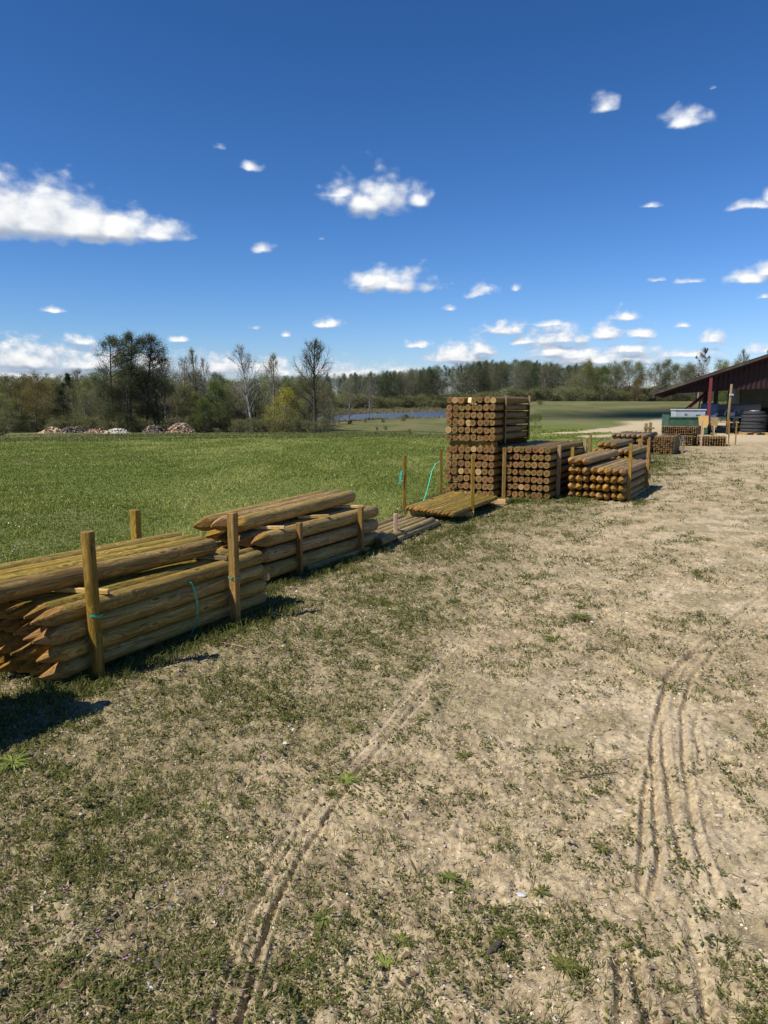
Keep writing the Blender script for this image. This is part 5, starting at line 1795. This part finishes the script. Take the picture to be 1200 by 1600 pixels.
# crumbs of soil and small pebbles
x, y, r_ = sample_yard(70000, 1.4, 9, 131, .5)
gq, fq, pq, tq = masks(x, y)
keep = (fq < .6) & (rng.random(len(x)) < .75)
x, y, r_ = x[keep], y[keep], r_[keep]; n = len(x)
r2 = np.random.default_rng(132)
s_ = .0018 + .0045 * r2.random(n) ** 4 * (1 + (r2.random(n) < .02) * 1.4)
s_ = s_ * (.8 + .15 * r_)
base = np.array([(1, 0, 0), (0, 1, 0), (-1, 0, 0), (0, -1, 0), (0, 0, .7), (0, 0, -.6)])
tri = np.array([(0, 1, 4), (1, 2, 4), (2, 3, 4), (3, 0, 4), (1, 0, 5), (2, 1, 5), (3, 2, 5), (0, 3, 5)])
jit = r2.uniform(.65, 1.35, (n, 6, 1)); ra = r2.uniform(0, 6.28, n)
bx = base[None] * jit * s_[:, None, None]
ca, sa = np.cos(ra)[:, None], np.sin(ra)[:, None]
V1 = np.stack([bx[..., 0] * ca - bx[..., 1] * sa + x[:, None], bx[..., 0] * sa + bx[..., 1] * ca + y[:, None], bx[..., 2] + (ground_z(x, y) + s_ * .25)[:, None]], -1).reshape(-1, 3)
F1 = (np.arange(n)[:, None, None] * 6 + tri[None]).reshape(-1, 3)
cmat = leaf_mat('soil_crumbs', (.17, .125, .085), (.36, .28, .19), (.62, .55, .44), 0.0)
me = mesh_np('soil_crumbs', V1, [F1], [cmat], False, {'tint': ('FLOAT', np.repeat(np.clip(r2.normal(.42, .25, n), 0, 1), 6))})
tag(link('soil_crumbs', me), 'crumbs of sand and fine gravel', 'gravel', kind='stuff')
# dead leaves
x, y, r_ = sample_yard(11000, 1.4, 12, 141, .8)
gq, fq, pq, tq = masks(x, y); nz = fbm(x, y, 2.0, 3, 67)
keep = (fq < .6) & (rng.random(len(x)) < (.12 + .55 * gq) * ss(nz, .35, .6))
x, y, r_ = x[keep], y[keep], r_[keep]; n = len(x); r2 = np.random.default_rng(142)
V1, F1, t1_ = flats(x, y, ground_z(x, y) + .006, r2.uniform(.012, .034, n), r2.uniform(.008, .020, n), .3, r2.random(n) ** 1.3, 143)
me = mesh_np('dead_leaves', V1, F1, [M['litter']], False, {'tint': ('FLOAT', t1_)})
tag(link('dead_leaves', me), 'curled brown dead leaves scattered on the yard', 'leaves', kind='stuff')
x, y, r_ = sample_yard(2600, 1.4, 10, 145, .6)
gq, fq, pq, tq = masks(x, y)
keep = (fq < .5) & (rng.random(len(x)) < .5)
x, y, r_ = x[keep], y[keep], r_[keep]; n = len(x); r2 = np.random.default_rng(146)
V1, F1, t1_ = flats(x, y, ground_z(x, y) + .004, r2.uniform(.015, .055, n), r2.uniform(.004, .010, n), .12, r2.random(n) * .8, 147)
me = mesh_np('bark_scraps', V1, F1, [leaf_mat('bark_scrap', (.05, .035, .025), (.16, .10, .06), (.45, .33, .2), 0.0)], False, {'tint': ('FLOAT', t1_)})
tag(link('bark_scraps', me), 'bark scraps and splinters strewn on the sand', 'bark scraps', kind='stuff')
# tiny purple flowers among the weeds
fl = MB(); r3 = random.Random(4)
for (px, py) in [(72, 1345), (10, 1405), (195, 1505), (100, 1398), (262, 1392), (345, 1400), (355, 1385), (410, 1190), (418, 1186), (152, 1465), (765, 1448), (8, 1398), (142, 1313), (405, 1183), (215, 1515)]:
    x_, y_ = gpt(px, py)
    for k in range(3):
        fx, fy = x_ + r3.uniform(-.012, .012), y_ + r3.uniform(-.012, .012); fz = gz(fx, fy) + r3.uniform(.015, .03)
        a = r3.uniform(0, 3)
        s2 = .0032
        fl.add([(fx + s2 * math.cos(a + j * 1.257) * (1 if j % 1 == 0 else .5), fy + s2 * math.sin(a + j * 1.257), fz) for j in range(5)], [(0, 1, 2, 3, 4)])
o = fl.build('tiny_flowers', [plain('purple_petals', (.45, .25, .50), .7)])
tag(o, 'tiny purple flowers dotted among the weeds', 'flowers', kind='stuff')
# meadow grass
n0 = 520000
r2 = np.random.default_rng(151)
u = r2.random(n0); r_ = 4.2 * (46 / 4.2) ** (u ** .9)
a = np.radians(r2.uniform(-31, 17, n0)); x = r_ * np.sin(a); y = r_ * np.cos(a)
gq, fq, pq, tq = masks(x, y)
nz = fbm(x, y, .8, 4, 71, .6); nw = fbm(x * .6, y * .25, 1.0, 3, 73)
keep = (fq > .35) & (r2.random(n0) < .75 + .25 * ss(nz, .35, .6)) & in_view(x, y, 30)
x, y, r_, nz, nw = x[keep], y[keep], r_[keep], nz[keep], nw[keep]; n = len(x)
hB = (.022 + .034 * ss(nz, .35, .7)) * r2.uniform(.6, 1.4, n) * (1 + .02 * r_)
V1, F1, t1_ = blades(x, y, ground_z(x, y) - .004, hB, .0042 * (.5 + .20 * r_) * r2.uniform(.7, 1.3, n), r2.uniform(.15, 1.1, n), np.clip(.12 + .75 * (nz - .25) + r2.normal(.1, .2, n) + .35 * ss(nw, .5, .7), 0, 1), 152)
me = mesh_np('meadow_grass', V1, F1, [M['lush']], False, {'tint': ('FLOAT', t1_)})
tag(link('meadow_grass', me), 'short lush grass of the meadow', 'grass', kind='stuff')
# white daisies specks
k = (r2.random(n) < .005) & (nz > .42) & (r_ < 30)
x, y, r_ = x[k], y[k], r_[k]; n = len(x)
V1, F1, t1_ = flats(x, y, ground_z(x, y) + .05, np.full(n, .011) * (.8 + .06 * r_), np.full(n, .011) * (.8 + .06 * r_), .2, np.full(n, .8), 162)
me = mesh_np('daisies', V1, F1, [plain('white_petals', (.75, .75, .68), .7, var=.05)], False, {'tint': ('FLOAT', t1_)})
tag(link('daisies', me), 'small white daisies in the meadow', 'flowers', kind='stuff')
# taller herbs and grass at the foot of the stacks
spx = []
for (P_, L_, n_h) in ((S1, 2.1, 330), (S2, 2.2, 260), ((.1, 8.0), 1.9, 120), ((1.9, 11.9), .5, 60), ((2.9, 12.0), .6, 110), ((3.95, 11.9), .4, 30), ((6.2, 18.0), 2.4, 60), ((8.3, 23.0), 3.0, 60), ((1.4, 11.6), .8, 80)):
    for i in range(n_h):
        s_ = rng.uniform(-.15, L_); q = np.array(P_) + D0 * s_ + n_of(D0) * rng.normal(-.16, .09)
        spx.append(q)
spx = np.array(spx)
cx, cy = clustered(spx[:, 0], spx[:, 1], 12, np.full(len(spx), .022), 171); n = len(cx); r2 = np.random.default_rng(172)
V1, F1, t1_ = blades(cx, cy, ground_z(cx, cy) - .002, r2.uniform(.02, .085, n), r2.uniform(.003, .007, n) * (.8 + .05 * cy), r2.uniform(.2, 1.0, n), np.clip(r2.normal(.4, .2, n), 0, 1), 173)
me = mesh_np('tall_weeds', V1, F1, [M['weed']], False, {'tint': ('FLOAT', t1_)})
tag(link('tall_weeds', me), 'taller weeds growing at the foot of the stacks', 'weeds', kind='stuff')


def herb(px, py, R_, nl, wl, label, mat='weed', seed=0, up_=.5, name='weed_plant'):
    """rosette of long leaves"""
    r2 = random.Random(seed); x_, y_ = gpt(px, py); mb = MB(); z_ = gz(x_, y_); T_ = []
    for i in range(int(nl * 2.2)):
        a = r2.uniform(0, 6.28); L = R_ * .85 * r2.uniform(.3, 1.1); w_ = wl * .5 * r2.uniform(.7, 1.2); lift = up_ * r2.uniform(.3, 1.2)
        d_ = Vector((math.cos(a), math.sin(a), 0)); s_ = Vector((-d_.y, d_.x, 0)); b_ = d_ * r2.uniform(0, R_ * .15)
        pr = [(0, 0, .35), (.35, .30, 1), (.7, .36, .8), (1.0, .22, .08)]
        V = []
        for (t_, zz_, ww) in pr:
            c = b_ + d_ * L * t_ + Vector((0, 0, zz_ * L * lift + .004))
            V += [c - s_ * w_ / 2 * ww, c + Vector((0, 0, -w_ * .12 * ww)), c + s_ * w_ / 2 * ww]
        F = []
        for j in range(3): F += [(j * 3, j * 3 + 1, j * 3 + 4, j * 3 + 3), (j * 3 + 1, j * 3 + 2, j * 3 + 5, j * 3 + 4)]
        mb.add(V, F); T_ += [min(1, max(0, r2.gauss(.5, .2)))] * len(V)
    me_ = mb.mesh('weed_leaves', [M[mat]])
    at_ = me_.attributes.new('tint', 'FLOAT', 'POINT'); at_.data.foreach_set('value', T_)
    o = link(name, me_, None, (x_, y_, z_)); tag(o, label, 'weed', 'larger weed plants in the yard')


herb(540, 1222, .085, 34, .009, 'bright green spreading grass tuft beside the wheel rut', 'lush', 1, .5)
herb(520, 1242, .060, 22, .007, 'smaller grass tuft just below the bright spreading one', 'weed', 12, .5)
herb(505, 1432, .055, 26, .016, 'leafy rosette beside brown dead leaves near the bottom', 'weed', 2, .4)
herb(602, 1505, .070, 14, .012, 'long-bladed grass plant at the bottom centre of the yard', 'lush', 3, .6)
herb(625, 1465, .060, 20, .008, 'yellowish grass tuft above the long-bladed plant', 'weed', 4, .7)
herb(20, 1195, .10, 60, .010, 'lush grass tuft at the picture edge below the shadow', 'lush', 5, .8)
herb(882, 1515, .060, 26, .012, 'dark leafy weed in the sand near the wooden chip', 'weed', 6, .6)
herb(788, 1462, .050, 30, .010, 'feathery blue green weed right above the wooden chip', 'weed', 7, .5)
herb(700, 1378, .050, 24, .013, 'flat green rosette in the sand above the wooden chip', 'weed', 8, .4)
herb(845, 1395, .050, 20, .008, 'thin grass tuft in the middle of the sand', 'weed', 9, .5)
herb(940, 1335, .045, 18, .010, 'upright dark weed left of the deep wheel ruts', 'weed', 10, 1.1)
herb(725, 1180, .060, 22, .012, 'green weed patch in the middle of the yard', 'weed', 11, .4)
herb(905, 968, .13, 60, .012, 'large green grass patch in the middle of the yard', 'weed', 13, .5)
herb(865, 1000, .10, 50, .012, 'dark green grass patch below the large one', 'weed', 14, .5)
herb(555, 1140, .07, 26, .012, 'green weed beside the upper part of the wheel rut', 'weed', 15, .4)
herb(325, 1262, .055, 34, .006, 'fine upright green tuft among the weeds', 'lush', 16, 1.0)
herb(95, 1205, .07, 34, .010, 'green clump beside brown leaves below the shadow', 'weed', 17, .7)


def stone(px, py, s_, mat, label, name='stone', seed=0, cat='stone', ax=(1, .75, .5), rz=0):
    r2 = random.Random(seed); x_, y_ = gpt(px, py); mb = MB(); V = []; F = []
    n1_, n2_ = 7, 10
    ph0 = r2.uniform(0, 6)
    for i in range(n1_ + 1):
        th = math.pi * i / n1_
        for j in range(n2_):
            ph = 2 * math.pi * j / n2_
            k = s_ * (1 + .13 * math.sin(2 * ph + ph0) + .09 * math.sin(3 * th + ph0 * 2 + ph))
            V.append((k * math.sin(th) * math.cos(ph) * ax[0], k * math.sin(th) * math.sin(ph) * ax[1], k * math.cos(th) * ax[2]))
    for i in range(n1_):
        for j in range(n2_):
            F.append((i * n2_ + j, (i + 1) * n2_ + j, (i + 1) * n2_ + (j + 1) % n2_, i * n2_ + (j + 1) % n2_))
    mb.add(V, F, 0, True)
    o = mb.build(name, [mat], None, (x_, y_, gz(x_, y_) + s_ * ax[2] * .35), (0, 0, rz)); tag(o, label, cat)


stone(1125, 1271, .018, M['stone'], 'pale oval stone right of the wheel ruts', seed=1)
stone(869, 1592, .012, M['stone'], 'whitish stone at the bottom edge of the picture', seed=2)
stone(1184, 1360, .012, M['stone'], 'small pale stone near the picture edge, right of the ruts', seed=3)
stone(1010, 1121, .016, M['stone'], 'pale stone beside the upper part of the ruts', seed=4)
stone(969, 1266, .020, M['stone'], 'flat pale stone half buried in the sand', seed=5, ax=(1, .7, .3))
stone(925, 1247, .013, plain('dark_clod', (.09, .07, .06), .9), 'small dark clod in the sand', seed=6)
stone(267, 1419, .012, plain('grey_stone', (.22, .22, .23), .8), 'grey pebble among weeds near the bottom', seed=7)
stone(248, 1429, .010, plain('grey_stone', (.22, .22, .23), .8), 'second grey pebble, touching the first one among weeds', seed=8)
stone(304, 1403, .012, plain('dark_stone', (.08, .07, .06), .8), 'dark brown lump among weeds', seed=9)
stone(815, 1398, .018, plain('glassy_shard', (.5, .5, .48), .3), 'flat greyish shard lying in the sand', 'shard', 10, 'shard', (1, .7, .2))
stone(773, 1486, .036, M['bark'], 'dark brown wooden chip lying in the sand', 'wood_chip', 11, 'wood chip', (1, .28, .28), .8)
stone(234, 1543, .022, M['white_plastic'], 'thin white chip on the ground near the bottom edge', 'white_chip', 12, 'chip', (1, .22, .12), -.7)
stone(200, 1107, .022, plain('pinkish_leafclump', (.55, .40, .34), .9, var=.4, scale=60), 'pale pinkish clump of dead leaves before the round stake', 'leaf_clump', 13, 'leaf clump', (1, .8, .5))
for (a_, b2_, rr__, lb, mt_) in [((345, 1007), (392, 1018), .004, 'pale broken stick lying in the grass before nearest stack', 'pink'), ((95, 1258), (132, 1249), .0025, 'thin pale stalk lying near brown leaves', 'pink'),
                                 ((905, 1222), (965, 1212), .003, 'thin dark twig lying in the middle of the sand', 'bark'), ((915, 1018), (945, 1020), .005, 'dark twig beside the large green patch', 'bark'), ((640, 1345), (661, 1388), .002, 'thin dark stalk stuck in the sand', 'bark')]:
    x1, y1 = gpt(*a_); x2, y2 = gpt(*b2_); mb = MB()
    z1_, z2_ = gz(x1, y1) + .01, gz(x2, y2) + .01
    mb.tube([(0, 0, 0), ((x2 - x1) * .5 + .004, (y2 - y1) * .5, (z2_ - z1_) / 2 + .003), (x2 - x1, y2 - y1, z2_ - z1_)], [rr__, rr__ * .9, rr__ * .6], 6)
    tag(mb.build('stick', [M[mt_]], None, (x1, y1, z1_)), lb, 'stick')
# reeds along the pond
r2 = np.random.default_rng(181); n = 11000
px = np.where(r2.random(n) < .45, r2.uniform(500, 700, n), r2.uniform(490, 600, n))
nn_, ff_ = pond_rf(px)
far_ = r2.random(n) < .85
rr2 = np.where(far_, ff_ + r2.uniform(4, 20, n), nn_ + r2.uniform(-9, -5, n))
x = (px - 600) / 1156 * rr2; y = rr2
V1, F1, t1_ = blades(x, y, terr(x, y), r2.uniform(.4, 1.3, n) * np.where(far_, 1.3, .55), r2.uniform(.08, .2, n), r2.uniform(.1, .5, n), r2.random(n), 182)
me = mesh_np('reeds', V1, F1, [M['reed']], False, {'tint': ('FLOAT', t1_)})
tag(link('reeds', me), 'dry reeds along the pond banks', 'reeds', kind='stuff')
# ivory rough grass of the far meadow edge
n = 60000; r2 = np.random.default_rng(191)
a = np.radians(r2.uniform(-30, 12, n)); rr2 = r2.uniform(44, 84, n); x = rr2 * np.sin(a); y = rr2 * np.cos(a)
nz = fbm(x * .5, y, .25, 3, 75)
k = (r2.random(n) < ss(nz, .42, .6) * .8 + .08)
x, y = x[k], y[k]; n = len(x)
V1, F1, t1_ = blades(x, y, ground_z(x, y), r2.uniform(.06, .20, n), r2.uniform(.03, .07, n), r2.uniform(.2, .9, n), np.clip(r2.normal(.35, .25, n), 0, 1), 192)
me = mesh_np('rough_grass', V1, F1, [leaf_mat('rough_grass_blades', (.10, .125, .035), (.19, .20, .062), (.34, .31, .14))], False, {'tint': ('FLOAT', t1_)})
tag(link('rough_grass', me), 'rough pale grass of the far meadow', 'grass', kind='stuff')
print('faces', sum(len(m_.polygons) for m_ in bpy.data.meshes), 'weeds', nweeds, 'poles', sum(1 for o in bpy.data.objects if o.get('category') == 'pole'))
